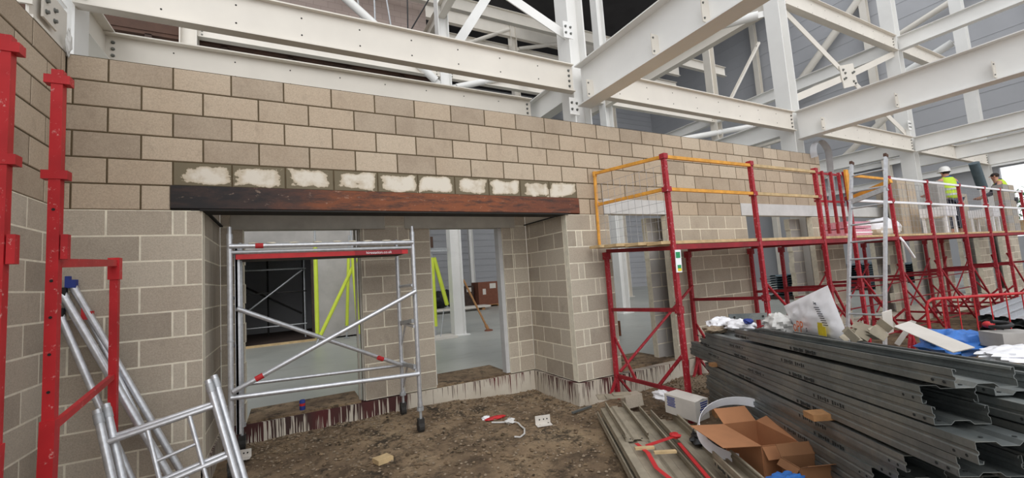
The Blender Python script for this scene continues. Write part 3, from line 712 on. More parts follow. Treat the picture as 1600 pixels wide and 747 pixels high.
# platform boards and the red edge beam under them
ends = [5.60, 7.50, 9.42, 11.5, 13.1, 15.0, 16.9, 19.2]
for k in range(len(ends) - 1):
    for j in range(5):
        y0 = YF + .01 + j * .232; a = ends[k] - (.13 * ((j * 7) % 3) if k == 0 else 0)
        m = MB(); z = 2.005 + (.055 * (j * .232) if k == 0 else .012 * j) ; m.box((a + .004, y0, z), (ends[k + 1] - .004, y0 + .222, z + .036))
        mt = 'timber' if (j + k) % 4 else 'orange'
        tag(obj('scaffold_board', m, 'timber'), 'timber scaffold board, %s from the front edge in the %s run of the platform' % (['first', 'second', 'third', 'fourth', 'fifth'][j], bays[k]), 'board', 'scaffold boards on the trestle platform')
for k in range(len(FX) - 1):
    m = MB(); m.box((FX[k] + .03, YF - .02, 1.935), (FX[k + 1] - .03, YF + .01, 1.995)); tag(obj('edge_beam', m, 'red_dk'), 'dark red edge beam under the boards of the %s trestle bay' % bays[k], 'beam', 'edge beams under the platform')['kind'] = 'thing'
# toe clips
# guard rails
def grail(label, p, q, mat='orange'):
    return rail('guard_rail', label, 'rail', p, q, .019, mat, 'guard rails of the platform', True)
t = thing('end_post', 'orange corner guard post at the left end of the platform', 'post', (5.71, -.08, 2.07)); m = MB(); m.tube((5.68, -.06, 2.07), (5.70, -.06, 3.15), .024, 10); obj('tube', m, 'orange', t, True)
m = MB(); m.tube((5.70, -.06, 2.66), (5.70, -.06, 2.72), .034, 10); m.tube((5.70, -.06, 3.09), (5.70, -.06, 3.16), .032, 10); obj('collar', m, 'orange', t, True)
grail('orange top guard rail across the left end of the platform', (5.70, -.09, 3.13), (5.77, YF + .04, 3.05))
grail('orange middle guard rail across the left end of the platform', (5.70, -.09, 2.68), (5.77, YF + .04, 2.66))
gl = [('orange top guard rail between the first and second front posts', 0, 3.04, 'orange'), ('orange middle guard rail between the first and second front posts', 0, 2.65, 'orange'),
      ('worn top guard rail between the second and third front posts', 1, 3.04, 'timber'), ('worn middle guard rail between the second and third front posts', 1, 2.65, 'timber')]
for lb, k, z, mt in gl: grail(lb, (FX[k] + .03, YF - .01, z), (FX[k + 1] - .03, YF - .01, z), mt)
grail('orange top guard rail seen through the ladder', (FX[3] + .03, YF - .01, 3.04), (FX[4] - .03, YF - .01, 3.04)); grail('pale middle guard rail seen through the ladder', (FX[3] + .03, YF - .01, 2.62), (FX[4] - .03, YF - .01, 2.62), 'white_pl')
for k in range(4, 9):
    for z, w in ((3.06, 'top'), (2.62, 'middle')): grail('pale %s guard rail of the %s trestle bay, by the wire mesh' % (w, bays[k]), (FX[k] + .03, YF - .01, z), (FX[k + 1] - .03, YF - .01, z), 'white_pl')
# gate section between posts 3 and 4
t = thing('guard_gate', 'red tubular guard gate on the platform left of the ladder', 'gate', (9.5, YF, 2.04))
for x in (9.12, 9.30, 9.56, 9.80):
    m = MB(); m.bar((x, YF + .03, 2.08), (x, YF + .03, 3.08), .035, .035, (0, 1, 0)); obj('upright', m, 'red_mid', t)
for z in (3.05, 2.60):
    m = MB(); m.bar((9.06, YF + .06, z), (9.92, YF + .06, z), .03, .03); obj('cross_rail', m, 'red_mid', t)
m = MB(); m.box((9.86, YF - .05, 2.62), (9.95, YF - .02, 3.12)); obj('gate_hinge_plate', m, 'orange', t)
m = MB(); m.bar((9.92, YF - .1, 2.66), (9.72, YF - .66, 2.78), .045, .06); tag(obj('ladder_tie', m, 'orange'), 'orange bar tying the ladder head to the platform post', 'bar')
# wire mesh panels
def mesh_panel(label, a, b, z0, z1, nx, nz, r=.0028):
    a, b = Vector(a), Vector(b); m = MB(); d = b - a
    for i in range(nx + 1):
        p = a + d * i / nx; m.bar(p + Vector((0, 0, z0)), p + Vector((0, 0, z1)), r * 2, r * 2, (0, 1, .1))
    for j in range(nz + 1):
        z = z0 + (z1 - z0) * j / nz; m.bar(a + Vector((0, 0, z)), b + Vector((0, 0, z)), r * 2, r * 2)
    return tag(obj('mesh_panel', m, 'wire'), label, 'mesh panel', 'wire mesh guard panels')
mesh_panel('wire mesh guard panel across the left end of the platform', (5.66, -.12, 0), (5.76, YF + .05, 0), 2.07, 2.95, 10, 8, .0016)
for k in range(4, 9):
    mesh_panel('wire mesh guard panel behind the rails of the %s trestle bay' % bays[k], (FX[k] + .04, YF + .05, 0), (FX[k + 1] - .04, YF + .05, 0), 2.06, 3.0, 10, 8, .0022)
# inspection tag
t = thing('inspection_tag', 'green and white inspection tag tied on the first front post', 'tag', (5.80, YF - .04, 1.70)); m = MB(); m.obox((5.79, YF - .045, 1.80), (.045, 0, 0), (0, .004, 0), (.005, 0, .13)); obj('holder', m, 'white_pl', t)
m = MB(); m.obox((5.787, YF - .051, 1.87), (.034, 0, 0), (0, .002, 0), (.001, 0, .035)); obj('green_panel', m, 'green', t); m = MB(); m.obox((5.791, YF - .051, 1.735), (.028, 0, 0), (0, .002, 0), (.001, 0, .02)); obj('green_panel', m, 'green', t); m = MB(); m.obox((5.793, YF - .051, 1.70), (.03, 0, 0), (0, .002, 0), (.001, 0, .016)); obj('yellow_panel', m, 'yellow_ink', t)

# ================================================================== ALUMINIUM LADDER
t = thing('ladder', 'aluminium ladder leaning against the red scaffold platform', 'ladder', (8.65, -1.72, 0))
def lp(y, s): return Vector((8.62 + 1.0 * s, y, 3.16 * s))
for y in (-1.50, -1.93):
    m = MB(); m.bar(lp(y, 0), lp(y, 1.0), .028, .06, (1, 0, 0)); obj('rail', m, 'alu', t)
    m = MB(); m.bar(lp(y, .99), lp(y, 1.004), .036, .074, (1, 0, 0)); obj('end_cap', m, 'deck', t)
for i in range(12):
    s = .04 + i * .081; m = MB(); m.tube(lp(-1.51, s), lp(-1.92, s), .014, 8); obj('rung', m, 'alu_dull', t)
m = MB(); m.bar(lp(-1.48, .80), lp(-1.95, .84), .05, .07); obj('hook', m, 'alu_dull', t)

# ================================================================== ALUMINIUM TOWER IN THE RECESS
t = thing('access_tower', 'small aluminium access tower standing in the recess with a red edged deck', 'scaffold tower', (2.2, .58, .1))
TL, TR, TB = 1.30, 3.12, .92; TF = .25
def post(x, y, z0, z1, z2):
    m = MB(); m.tube((x, y, z0), (x, y, z1), .025, 12); m.tube((x, y, z1), (x, y, z2), .02, 12); m.tube((x, y, z1 - .05), (x, y, z1), .028, 12); m.tube((x, y, z0), (x, y, z0 + .05), .029, 12); obj('standard', m, 'alu', t, True)
for x, y in ((TL, TF), (TR, TF), (TL + .03, TB), (TR - .04, TB)):
    g0 = gz(x, y); post(x, y, .34, 2.36 if y < .5 else 2.28, 2.43 if y < .5 else 2.34)
    c = MB(); c.tube((x, y, g0 + .13), (x, y, .36), .017, 10); c.tube((x, y, g0 + .24), (x, y, g0 + .28), .04, 8); obj('leg_jack', c, 'alu_dull', t, True)
    c = MB(); c.tube((x - .03, y + .02, g0 + .06), (x + .03, y + .02, g0 + .06), .065, 14); c.box((x - .035, y - .03, g0 + .08), (x + .035, y + .04, g0 + .15)); obj('castor', c, 'rubber', t)
# end frames : rungs plus the ladder-like inner stile on the left frame
for x, sgn in ((TL, 1), (TR - .02, -1)):
    for z in (.75, 1.25, 1.73, 2.18):
        m = MB(); m.tube((x, TF, z), (x + .01, TB, z - .01), .019, 10); obj('rung', m, 'alu', t, True)
m = MB(); m.box((TL + .035, TF + .1, .40), (TL + .055, TF + .36, 2.26)); m.box((TL + .03, TF + .10, .40), (TL + .075, TF + .125, 2.26)); m.box((TL + .03, TF + .33, .40), (TL + .075, TF + .36, 2.26)); obj('ladder_stile', m, 'alu', t)
for z0 in (1.25, .72):
    m = MB(); m.bar((TR - .03, TB, z0), (TR - .02, TF + .08, z0 + .06), .03, .045); obj('frame_gusset', m, 'alu_dull', t)
    m = MB(); m.tube((TR - .03, TB - .02, z0 - .28), (TR - .02, TB - .22, z0), .012, 8); obj('knee_strut', m, 'alu', t)
def tb(nm, p, q, r=.024, mat='alu'):
    m = MB(); m.tube(p, q, r, 12); return obj(nm, m, mat, t, True)
tb('guard_tube', (TL, TF - .02, 2.235), (TR, TF - .02, 2.235)); tb('deck_tube', (TL, TF, 2.175), (TR, TF, 2.175), .019, 'alu_dull')
tb('bottom_tube', (TL, TF - .02, .78), (TR, TF - .02, .71)); tb('bottom_tube', (TL + .03, TB, .77), (TR - .04, TB, .71), .02)
d1 = tb('diagonal_tube', (TL + .02, TF - .05, .84), (TR, TF - .05, 1.66)); d2 = tb('diagonal_tube', (TL + .05, TF + .05, 1.62), (TR - .05, TB - .05, .72))
for pr, c, ax in ((d1, Vector((TL + .24, TF - .05, .94)), Vector((1.82, 0, .82))), (d2, Vector((2.78, .7, .87)), Vector((1.7, .55, -.9)))):
    m = MB(); ax = ax.normalized(); m.tube(c - ax * .035, c + ax * .035, .0275, 12); obj('red_tape_band', m, 'tape_red', pr)
m = MB(); m.tube((TL + .22, TF - .02, 2.235), (TL + .29, TF - .02, 2.235), .027, 12); obj('red_tape_band', m, 'tape_red', t)
m = MB(); m.tube((TL, TF, 1.30), (TL, TF, 1.32), .03, 12); obj('clamp', m, 'alu_dull', t)
m = MB(); m.box((TL + .05, TF + .03, 2.115), (TR - .06, TF + .60, 2.13)); m.m = 1; m.box((TL + .05, TF + .0, 2.105), (TR - .06, TF + .03, 2.155)); dk = obj('deck', m, ['wood_dark', 'tape_red'], t)
m = MB(); m.box((2.47, TF - .004, 2.108), (2.99, TF - .001, 2.151)); obj('name_panel', m, 'red_dk', dk)
text('panel_lettering', 'hirestation.co.uk', .042, 'white_pl', dk, (2.73, TF - .006, 2.129), (1, 0, 0), (0, 0, 1))
for k in range(9):
    x = TL + .2 + k * .19 + .03 * math.sin(k * 5); m = MB(); m.ell((x, TF - .02, 2.262), .05, .02, .008, 8, 4, .2); obj('dried_mortar', m, 'mortar_lite', t)

# ================================================================== RED FRAMES (left foreground)
def near_frame(label, bx, by, cx, cy, top, arm, full=True):
    t = thing('trestle_frame', label, 'scaffold frame', (bx, by, gz(bx, by)))
    w = .05; m = MB(); m.bar((bx - .02, by, gz(bx, by)), (bx, by, 1.15), .062, .062, (0, 1, 0)); obj('outer_leg', m, 'red', t)
    m = MB(); m.bar((bx, by, 1.10), (bx, by, top), w, w, (0, 1, 0)); obj('post', m, 'red', t)
    for z in (top - .06, top - .62):
        m = MB(); m.box((bx - .055, by - .03, z - .025), (bx + .055, by + .03, z + .025)); obj('rail_socket', m, 'red', t)
    for z in (1.3, 1.5, 1.7, 1.9, 2.3):
        m = MB(); m.tube((bx + .0, by - .0255, z), (bx, by - .0275, z), .008, 8); obj('pin_hole', m, 'hole', t)
    m = MB(); m.box((bx + .03, by - .02, arm + .02), (bx + .06, by + .02, arm + .16)); obj('board_clip', m, 'red', t)
    if full:
        d = Vector((cx - bx, cy - by, 0))
        m = MB(); m.bar((bx, by, arm), (cx, cy, arm + .07), .045, .05); obj('bearer', m, 'red', t)
        m = MB(); m.bar((cx, cy, gz(cx, cy)), (cx, cy, arm + .10), .05, .05, (0, 1, 0)); obj('post', m, 'red', t)
        m = MB(); m.box((cx - .035, cy - .035, arm - .06), (cx + .035, cy + .035, arm + .11)); obj('collar', m, 'red', t)
        m = MB(); m.bar((bx, by, 1.10), (cx, cy, 1.28 - .08), .03, .04); obj('transom', m, 'red', t)
    else:
        m = MB(); m.bar((bx, by, arm), (bx - .22, by - .35, arm), .045, .05); obj('bearer', m, 'red', t)
    return t
near_frame('red steel frame in the left foreground with a shorter rear post against the wall', .65, -1.45, .60, -.32, 3.12, 2.0)
near_frame('scuffed red post at the left edge of the picture', .61, -1.87, 0, 0, 3.09, 1.95, False)

# ================================================================== LOOSE ALUMINIUM PARTS (left)
def pole(label, p, q, r=.025, hook=None, name='scaffold_tube', mat='alu'):
    t = thing(name, label, 'tube', tuple(q)); p, q = Vector(p), Vector(q); d = (q - p).normalized(); m = MB(); m.tube(p, q, r, 14); m.tube(p, p + d * .05, r * 1.1, 14); obj('tube', m, mat, t, True)
    if hook:
        m = MB(); m.box(p - Vector((.035, .03, .02)), p + Vector((.03, .02, .045))); m.box(p + Vector((-.035, -.03, .045)), p + Vector((-.01, .02, .075))); obj('hook_claw', m, hook, t)
    return t
pole('thick aluminium tube leaning in the corner, foremost, with a dark claw', (.22, -.09, 1.86), (1.06, -.32, .10), .028, 'black')
pole('aluminium tube with a blue claw leaning close behind the thickest one', (.27, -.06, 1.92), (1.09, -.16, .10), .025, 'blue_ink')
pole('aluminium tube leaning in the corner, lowest and leftmost', (.22, -.12, 1.70), (.86, -.42, .06), .024, 'black')
pole('thin aluminium tube leaning on the wall with a red clip at its top', (.37, -.06, 1.66), (1.02, -.26, .08), .018, 'tape_red')
# leaning end frames
def end_frame(label, dx, dy, dz, inner=True):
    o = Vector((dx, dy, dz)); tl = Vector((.595, -.62, 1.015)) + o; tr = Vector((1.235, -.58, 1.105)) + o; dn = Vector((.27, -.32, -.93)).normalized(); L1 = (tl.z - .02) / .91; L2 = (tr.z - .02) / .91
    t = thing('tower_end_frame', label, 'scaffold frame', tuple(tl + dn * L1)); X = tr - tl
    def T(a, b, r=.019, nm='rung', mat='alu'):
        m = MB(); m.tube(a, b, r, 12); return obj(nm, m, mat, t, True)
    for p, L in ((tl, L1), (tr, L2)):
        q = T(p, p + dn * min(L, 1.1), .025, 'stile'); m = MB(); m.tube(p + Vector((0, -.0255, -.04)), p + Vector((0, -.0275, -.04)), .007, 8); obj('pin_hole', m, 'hole', q)
        m = MB(); m.tube(p + dn * .03, p + dn * .10, .0285, 12); obj('collar', m, 'alu_dull', t, True)
    a = .21; b = .60
    T(tl + dn * (a + .03), tr + dn * a); T(tl + dn * (b + .05), tr + dn * b); T(tl + dn * (b + .33), tr + dn * (b + .30))
    p1 = tl + X * .36; p2 = tl + X * .74
    if inner: T(p1 + dn * (a + .02), p1 + dn * (b + .33), .015, 'inner_stile'); T(p2 + dn * (a + .01), p2 + dn * (b + .30), .015, 'inner_stile'); T(p1 + dn * .47, p2 + dn * .44, .012, 'inner_rung')
    return t
end_frame('aluminium tower end frame leaning at the lower left, the front one of two', 0, 0, 0)
end_frame('aluminium tower end frame leaning at the lower left, behind the front one', .03, .06, .02, False)
m = MB(); m.obox((1.34, -.62, gz(1.34, -.62) + .03), (.10, -.03, 0), (.01, .03, 0), (0, 0, .02)); m.m = 1; m.obox((1.31, -.61, gz(1.3, -.6) + .052), (.03, -.01, 0), (.01, .03, 0), (0, 0, .003)); tag(obj('tape_bundle', m, ['tape_red', 'white_pl']), 'red and white tape bundle low behind the leaning aluminium frames', 'tape')
# ================================================================== PURLIN PILES
def purlin(label, P, d, L, X, w=.23, h=.08, flip=False, group=None, lipped=True, marks=0, bolt_end=True, mat='galv'):
    """cold formed channel : P near lower-left corner, d direction away, X across"""
    P, d, X = Vector(P), Vector(d).normalized(), Vector(X); X = (X - d * X.dot(d)).normalized(); Z = X.cross(d).normalized()
    if Z.z < 0: Z = -Z
    g = .007; prof = [(.016, h - .012), (.014, h - .002), (0, h), (0, h * .62), (g, h * .55), (g, h * .42), (0, h * .35), (0, 0), (w * .30, 0), (w * .37, .016), (w * .63, .016), (w * .70, 0), (w, 0), (w, h * .35), (w - g, h * .42), (w - g, h * .55), (w, h * .62), (w, h), (w - .014, h - .002), (w - .016, h - .012)]
    if flip: prof = [(u, h - v) for u, v in prof]
    m = MB(); m.strip(prof, P, d, X, Z, L, .0025)
    m.m = 1
    for u in (.05, .11):
        c = P + d * u - X * .0015 + Z * h * .22; m.tube(c, c - X * .002, .007, 8)
    for (sx, sy) in ((.25, .05), (.75, .05)):
        c = P + d * sy + X * w * sx + Z * ((h if flip else 0) + .004); m.tube(c, c + Z * .002, .008, 8)
    for k in range(marks):                                             # smudged black stamp, unreadable in the photo
        s0 = .35 + k * 1.1 + (P.x * 37 % 1) * .7
        for j in range(14):
            a = s0 + j * .026; hh = .007 + .006 * ((j * 7 + k * 3) % 3) / 2
            if (j * 5 + k) % 6 == 0: continue
            c = P + d * a - X * .0028 + Z * (h * (.68 if False else .20)); m.obox(c, d * .008, X * .0004, Z * hh)
    o = obj('steel_purlin', m, [mat, 'ink']); return tag(o, label, 'purlin', group)
PD = Vector((.573, .817, -.059)); PN = Vector((.819, -.574, 0))
grp = 'steel purlins in the big pile'
def along(p, t): return Vector(p) + PD.normalized() * t
# left-hand visible layers of the big pile (near-end lower left corners, lengths from the picture)
A0 = Vector((4.296, -3.96, 1.153))
purlin('uppermost steel purlin of the big pile, lying open side up on its left edge', A0, PD, 2.42, PN, .235, .08, group=grp, marks=2)
purlin('steel purlin in the second layer of the big pile at its left edge', (4.403, -3.806, 1.036), PD, 3.2, PN, .23, .078, True, grp, marks=3)
purlin('steel purlin in the third layer of the big pile at its left edge', (4.374, -3.847, .955), PD, 3.46, PN, .23, .08, False, grp, marks=3)
purlin('steel purlin in the fourth layer of the big pile, reaching furthest towards the camera', (4.262, -4.008, .868), PD, 4.1, PN, .25, .085, True, grp, marks=3)
purlin('steel purlin directly above the timber block near the front of the pile', (4.321, -3.922, .772), PD, 4.08, PN, .25, .085, False, grp, marks=2)
purlin('steel purlin under the timber block in the big pile', (4.498, -3.67, .655) , PD, 3.15, PN, .23, .075, True, grp, marks=1)
purlin('steel purlin just below the one under the timber block', (4.57, -3.60, .565), PD, 3.0, PN, .23, .08, False, grp, marks=1)
purlin('steel purlin fourth from the ground at the left face of the big pile', (4.66, -3.45, .475), PD, 2.9, PN, .23, .08, True, grp, marks=1)
purlin('steel purlin third from the ground at the left face of the big pile', (4.70, -3.40, .385), PD, 2.9, PN, .23, .08, False, grp)
purlin('steel purlin second from the ground at the left face of the big pile', (4.66, -3.45, .30), PD, 2.85, PN, .23, .08, True, grp)
purlin('lowest steel purlin at the left face of the big pile', (4.72, -3.36, .215), PD, 2.8, PN, .23, .08, False, grp)
# second and third stacks to the right
lay = ['top', 'second', 'third', 'fourth', 'fifth', 'sixth', 'seventh', 'eighth', 'ninth', 'lowest']
for col_, (sx, nm, base) in enumerate(((.262, 'middle', 1.07), (.53, 'right', 1.045))):
    for k in range(9 if col_ == 0 else 10):
        P = Vector((4.36, -3.93, base - k * .094 - (.0 if k < 5 else .02))) + PN * (sx + .006 * (k % 3)) - PD * (.07 * ((k * 3) % 4) - .12 + (.25 if col_ else 0)) + PD * (0.0 if k < 5 else .35)
        purlin('steel purlin in the %s stack of the big pile, %s layer from above' % (nm, lay[k]), P, PD, (3.35 if k < 5 else 3.0) - .1 * (k % 2), PN, .235, .08, bool(k % 2), grp)
def block_timber(label, c, a=.11, b=.045, h=.03, yaw=.3):
    m = MB(); X = Vector((math.cos(yaw), math.sin(yaw), 0)); Y = Vector((-X.y, X.x, 0)); m.obox(c, X * a, Y * b, Vector((0, 0, h))); return tag(obj('timber_block', m, 'timber_dark'), label, 'timber', None)
block_timber('short timber block between layers near the front of the big purlin pile', along((4.62, -3.52, .752), .45) + PN * -.02, .11, .05, .02, -.5)
block_timber('small timber block between layers at the far end of the big purlin pile', along((4.62, -3.52, .757), 2.55), .08, .04, .018, -.4)
for k, tt in enumerate((.5, 2.4)):
    c = along((4.80, -3.30, .15), tt) + PN * .38; m = MB(); m.obox(c - Vector((0, 0, .03)), PN * .46, PD * .05, Vector((0, 0, .10))); tag(obj('timber_bearer', m, 'timber_dark'), ['timber bearer under the near end of the big purlin pile', 'timber bearer under the far end of the big purlin pile'][k], 'timber')
# ---- left pile on the ground
LD = Vector((.490, .872, 0)).normalized(); LN = Vector((.872, -.490, 0)).normalized()
def lpos(s, tt, z): return Vector((4.98, -.62, z)) - LD * tt + LN * s
gl_ = 'steel purlins in the low pile on the ground'
purlin('steel purlin flat on the soil, outermost left of the low pile', lpos(-.02, 2.9, .06), LD, 2.85, LN, .24, .07, False, gl_, mat='dusty')
purlin('steel purlin turned over on the outermost left one of the low pile', lpos(.01, 2.9, .135), LD, 2.75, LN, .22, .06, True, gl_, mat='dusty')
purlin('short steel purlin lying open side up on the left of the low pile', lpos(.06, 1.15, .20), LD, .98, LN, .21, .07, False, gl_, mat='dusty')
purlin('steel purlin flat on the soil in the middle of the low pile', lpos(.27, 3.0, .05), LD, 3.1, LN, .24, .075, False, gl_, mat='dusty')
purlin('steel purlin open side up on the right of the low pile, beside the white carton', lpos(.54, 3.0, .05), LD, 2.75, LN, .24, .13, False, gl_, marks=1, mat='dusty')
purlin('short steel purlin standing proud at the front right of the low pile', lpos(.62, 3.0, .19), LD, 1.35, LN, .15, .10, False, gl_, marks=1, mat='dusty')
m = MB()
for k in range(3): m.obox(lpos(.10 + .09 * k, .03 + .05 * (k % 2), .285 + .012 * k), LN * .10, LD * (.10 - .02 * k), Vector((0, 0, .004)) + LN * .001)
tag(obj('steel_cleats', m, 'dusty') if False else obj('flat_plates', m, 'dusty'), 'flat dusty steel plates lying on the far end of the low pile', 'plates', None, 'stuff')
m = MB(); pts = [(.13, 1.25), (.16, 1.5), (.15, 1.75), (.22, 2.0), (.21, 2.3), (.3, 2.7)]
for (s0, t0), (s1, t1) in zip(pts, pts[1:]):
    a = lpos(s0, t0, .232 + .01 * math.sin(t0 * 9)); b = lpos(s1, t1, .232 + .01 * math.sin(t1 * 9)); m.bar(a, b, .035, .003)
tag(obj('red_tape', m, 'tape_red'), 'red tape trailing along the left of the low pile', 'tape')
m = MB(); m.bar(lpos(.20, 1.32, .225), lpos(.50, 1.17, .235), .045, .003); m.ell(lpos(.50, 1.17, .24), .05, .05, .02, 8, 5, .3); tag(obj('red_tape', m, 'tape_red'), 'red and white tape lying across the low pile', 'tape')
m = MB(); m.bar(lpos(.50, 1.25, .20), lpos(.47, 2.2, .20), .03, .012); tag(obj('red_strip', m, 'tape_red'), 'thin red strip along the middle of the low pile', 'strip')
for k, (s0, t0, a) in enumerate(((.30, 1.5, .09), (.16, 1.40, .08))):
    m = MB(); m.obox(lpos(s0, t0, .24), LN * a, LD * .018, Vector((0, 0, .009))); tag(obj('timber_lath', m, 'timber'), ['small timber lath on the low pile, right of the other', 'small timber lath on the low pile, left of the other'][k], 'timber')
m = MB()
for k in range(3): m.obox(lpos(.33 + .0 * k, 1.9 + .45 * k, .155), LN * .17, LD * .2, Vector((0, 0, .003)))
# ---- stack of channels at the far right with a bright top
for k in range(5):
    m = MB(); z = .06 + k * .105
    for s in range(5):
        y = -1.75 - s * .24 + .02 * (k % 2); m.strip([(0, .09), (0, 0), (.05, 0), (.07, .02), (.13, .02), (.15, 0), (.2, 0), (.2, .09)], (12.9 - .05 * (k % 2) - .25 * s, y - .2, z), (1, .05, 0), (0, 1, 0), (0, 0, 1), 3.6, .004)
    tag(obj('channel_layer', m, 'galv' if k < 4 else 'alu'), '%s layer of bright steel channels in the stack behind the red barrier' % ['lowest', 'second', 'middle', 'fourth', 'topmost'][k], 'channels', 'layers of steel channels at the far right')['kind'] = 'stuff'
# ---- red pedestrian barrier
t = thing('pedestrian_barrier', 'red tubular barrier standing at the right behind the purlin pile', 'barrier', (10.9, -2.35, 0))
a = Vector((10.14, -1.95, 0)); b = Vector((11.95, -2.98, 0)); d = (b - a).normalized()
m = MB(); m.path([a, a + Vector((0, 0, .88)), a + d * .03 + Vector((0, 0, .96)), a + d * .10 + Vector((0, 0, 1.0)), b - d * .1 + Vector((0, 0, 1.0)), b - d * .03 + Vector((0, 0, .96)), b + Vector((0, 0, .88)), b], .021, 10); obj('frame', m, 'red', t, True)
m = MB(); m.tube(a + Vector((0, 0, .2)), b + Vector((0, 0, .2)), .014, 8); obj('lower_rail', m, 'red', t, True)
for k in range(1, 9):
    p = a.lerp(b, k / 9); m = MB(); m.tube(p + Vector((0, 0, .2)), p + Vector((0, 0, 1.0)), .008, 8); obj('upright', m, 'red', t, True)
for p in (a + d * .1, b - d * .1):
    m = MB(); n_ = Vector((-d.y, d.x, 0)); m.path([p + n_ * .3 + Vector((0, 0, .01)), p + Vector((0, 0, .12)), p - n_ * .3 + Vector((0, 0, .01))], .014, 8); obj('foot', m, 'red', t, True)

# ================================================================== WASTE ON THE PILE
def crumple(name, label, cat, c, rx, ry, rz, mat, seed, n=30, mm=16, amp=.35, parent=None, flat=0.0):
    random.seed(seed); m = MB(); c = Vector(c); P = []; F = []
    for j in range(mm + 1):
        th = math.pi * j / mm
        for i in range(n):
            a_ = 2 * math.pi * i / n; u = Vector((math.sin(th) * math.cos(a_), math.sin(th) * math.sin(a_), math.cos(th)))
            k = 1 + amp * mnoise.noise(u * 2.3 + Vector((seed, 0, 0))) + amp * .6 * mnoise.noise(u * 6 + Vector((0, seed, 0)))
            p = Vector((u.x * rx * k, u.y * ry * k, max(u.z * rz * k, -rz * (1 - flat)))); P.append(c + p)
    for j in range(mm):
        for i in range(n): F.append((j * n + i, (j + 1) * n + i, (j + 1) * n + (i + 1) % n, j * n + (i + 1) % n))
    m.add(P, F); o = obj(name, m, mat, parent, smooth=True)
    return tag(o, label, cat) if parent is None else o
# printed white sack standing on the pile
t = thing('printed_sack', 'large crumpled white sack with orange lettering standing on the big purlin pile', 'sack', (6.0, -2.55, 1.0))
# sack corners from the picture, on a leaning sheet
S = [Vector((6.40, -2.14, 1.00)), Vector((5.66, -2.97, 1.07)), Vector((6.08, -2.66, 1.482)), Vector((6.55, -1.98, 1.235))]
def sack_pt(u, v):
    a_ = S[0].lerp(S[1], u); b_ = S[3].lerp(S[2], u); p = a_.lerp(b_, v); return p
sn = (S[1] - S[0]).cross(S[3] - S[0]).normalized()
if sn.dot(Vector((1.8, -4.7, 1.75)) - S[0]) < 0: sn = -sn
m = MB(); nu, nv = 26, 20
for side in (1, -1):
    b0 = len(m.v)
    for j in range(nv + 1):
        for i in range(nu + 1):
            u, v = i / nu, j / nv; bulge = .055 * math.sin(math.pi * u) ** .6 * math.sin(math.pi * v) ** .6
            w = .018 * mnoise.noise(Vector((u * 5, v * 5, side * 3))) + .010 * mnoise.noise(Vector((u * 12, v * 11, side))); e = min(1, 6 * min(u, 1 - u, v, 1 - v))
            m.v.append(sack_pt(u, v) + sn * side * bulge + sn * w * e + (sn * .03 if side > 0 and False else Vector((0, 0, 0)))); m.ev.append(0)
    for j in range(nv):
        for i in range(nu):
            f = [b0 + j * (nu + 1) + i, b0 + j * (nu + 1) + i + 1, b0 + (j + 1) * (nu + 1) + i + 1, b0 + (j + 1) * (nu + 1) + i]
            m.f.append(f if side > 0 else f[::-1]); m.mi.append(0); m.rv.append(.5)
bag = obj('sack_body', m, 'white_pl', t, smooth=True)
ux = (S[1] - S[0]).normalized(); uz = sn.cross(ux); uz = uz if uz.z > 0 else -uz
def on_bag(u, v, off=.075): return sack_pt(u, v) + sn * off
text('sack_lettering', 'oPP', .15, 'orange_ink', t, on_bag(.40, .20, .10), ux, uz)
text('sack_lettering', 's', .08, 'dark_ink', t, on_bag(.56, .16, .10), ux, uz)
m = MB(); m.obox(on_bag(.72, .14, .05), ux * .075, uz * .04, sn * .001); m.obox(on_bag(.72, .19, .055), ux * .045, uz * .05, sn * .001); obj('yellow_print', m, 'yellow_ink', t)
for k in range(9):
    m = MB(); m.obox(on_bag(.80 + .004 * k, .62 - .045 * k, .062 - .001 * k), ux * (.05 - .004 * (k % 3)), uz * .0035, sn * .0008); obj('print_line', m, 'dark_ink', t)
text('sack_heading', 'Stag', .035, 'dark_ink', t, on_bag(.78, .72, .055), ux, uz)
crumple('plastic_bag', 'crumpled white plastic bag at the far left end of the big pile', 'plastic', (6.38, -1.32, 1.02), .20, .13, .075, 'white_pl', 3)
crumple('plastic_bag', 'crumpled white plastic with a blue print, right of the leftmost white bag', 'plastic', (6.30, -1.62, 1.03), .13, .16, .06, 'white_pl', 8)
m = MB(); m.ell((6.24, -1.76, 1.09), .05, .05, .03, 10, 6, .2); tag(obj('blue_scrap', m, 'blue_ink'), 'dark blue scrap among the white plastic on the big pile', 'scrap')
crumple('clear_film', 'crumpled translucent film left of the printed sack', 'plastic', (6.36, -2.02, 1.06), .16, .14, .11, 'clear', 12)
crumple('dusty_scrap', 'dusty brown scrap lying at the far end of the big pile', 'scrap', (6.22, -1.36, .975), .16, .10, .045, 'rubble', 17)
m = MB(); m.obox((6.75, -1.42, 1.07), Vector((.16, -.14, 0)), Vector((0, .004, .0)), (0, 0, .04)); m.obox((6.77, -1.37, 1.03), Vector((.16, -.14, 0)), (0, .04, 0), (0, 0, .003)); m.m = 1
for a_ in (-.12, .12): m.tube((6.75 + a_, -1.42 - a_ * .87 - .006, 1.07), (6.75 + a_, -1.425 - a_ * .87 - .010, 1.07), .014, 8)
tag(obj('angle_cleat', m, ['galv', 'hole']), 'galvanised angle cleat with two holes resting behind the white plastic', 'bracket')
m = MB()
random.seed(5)
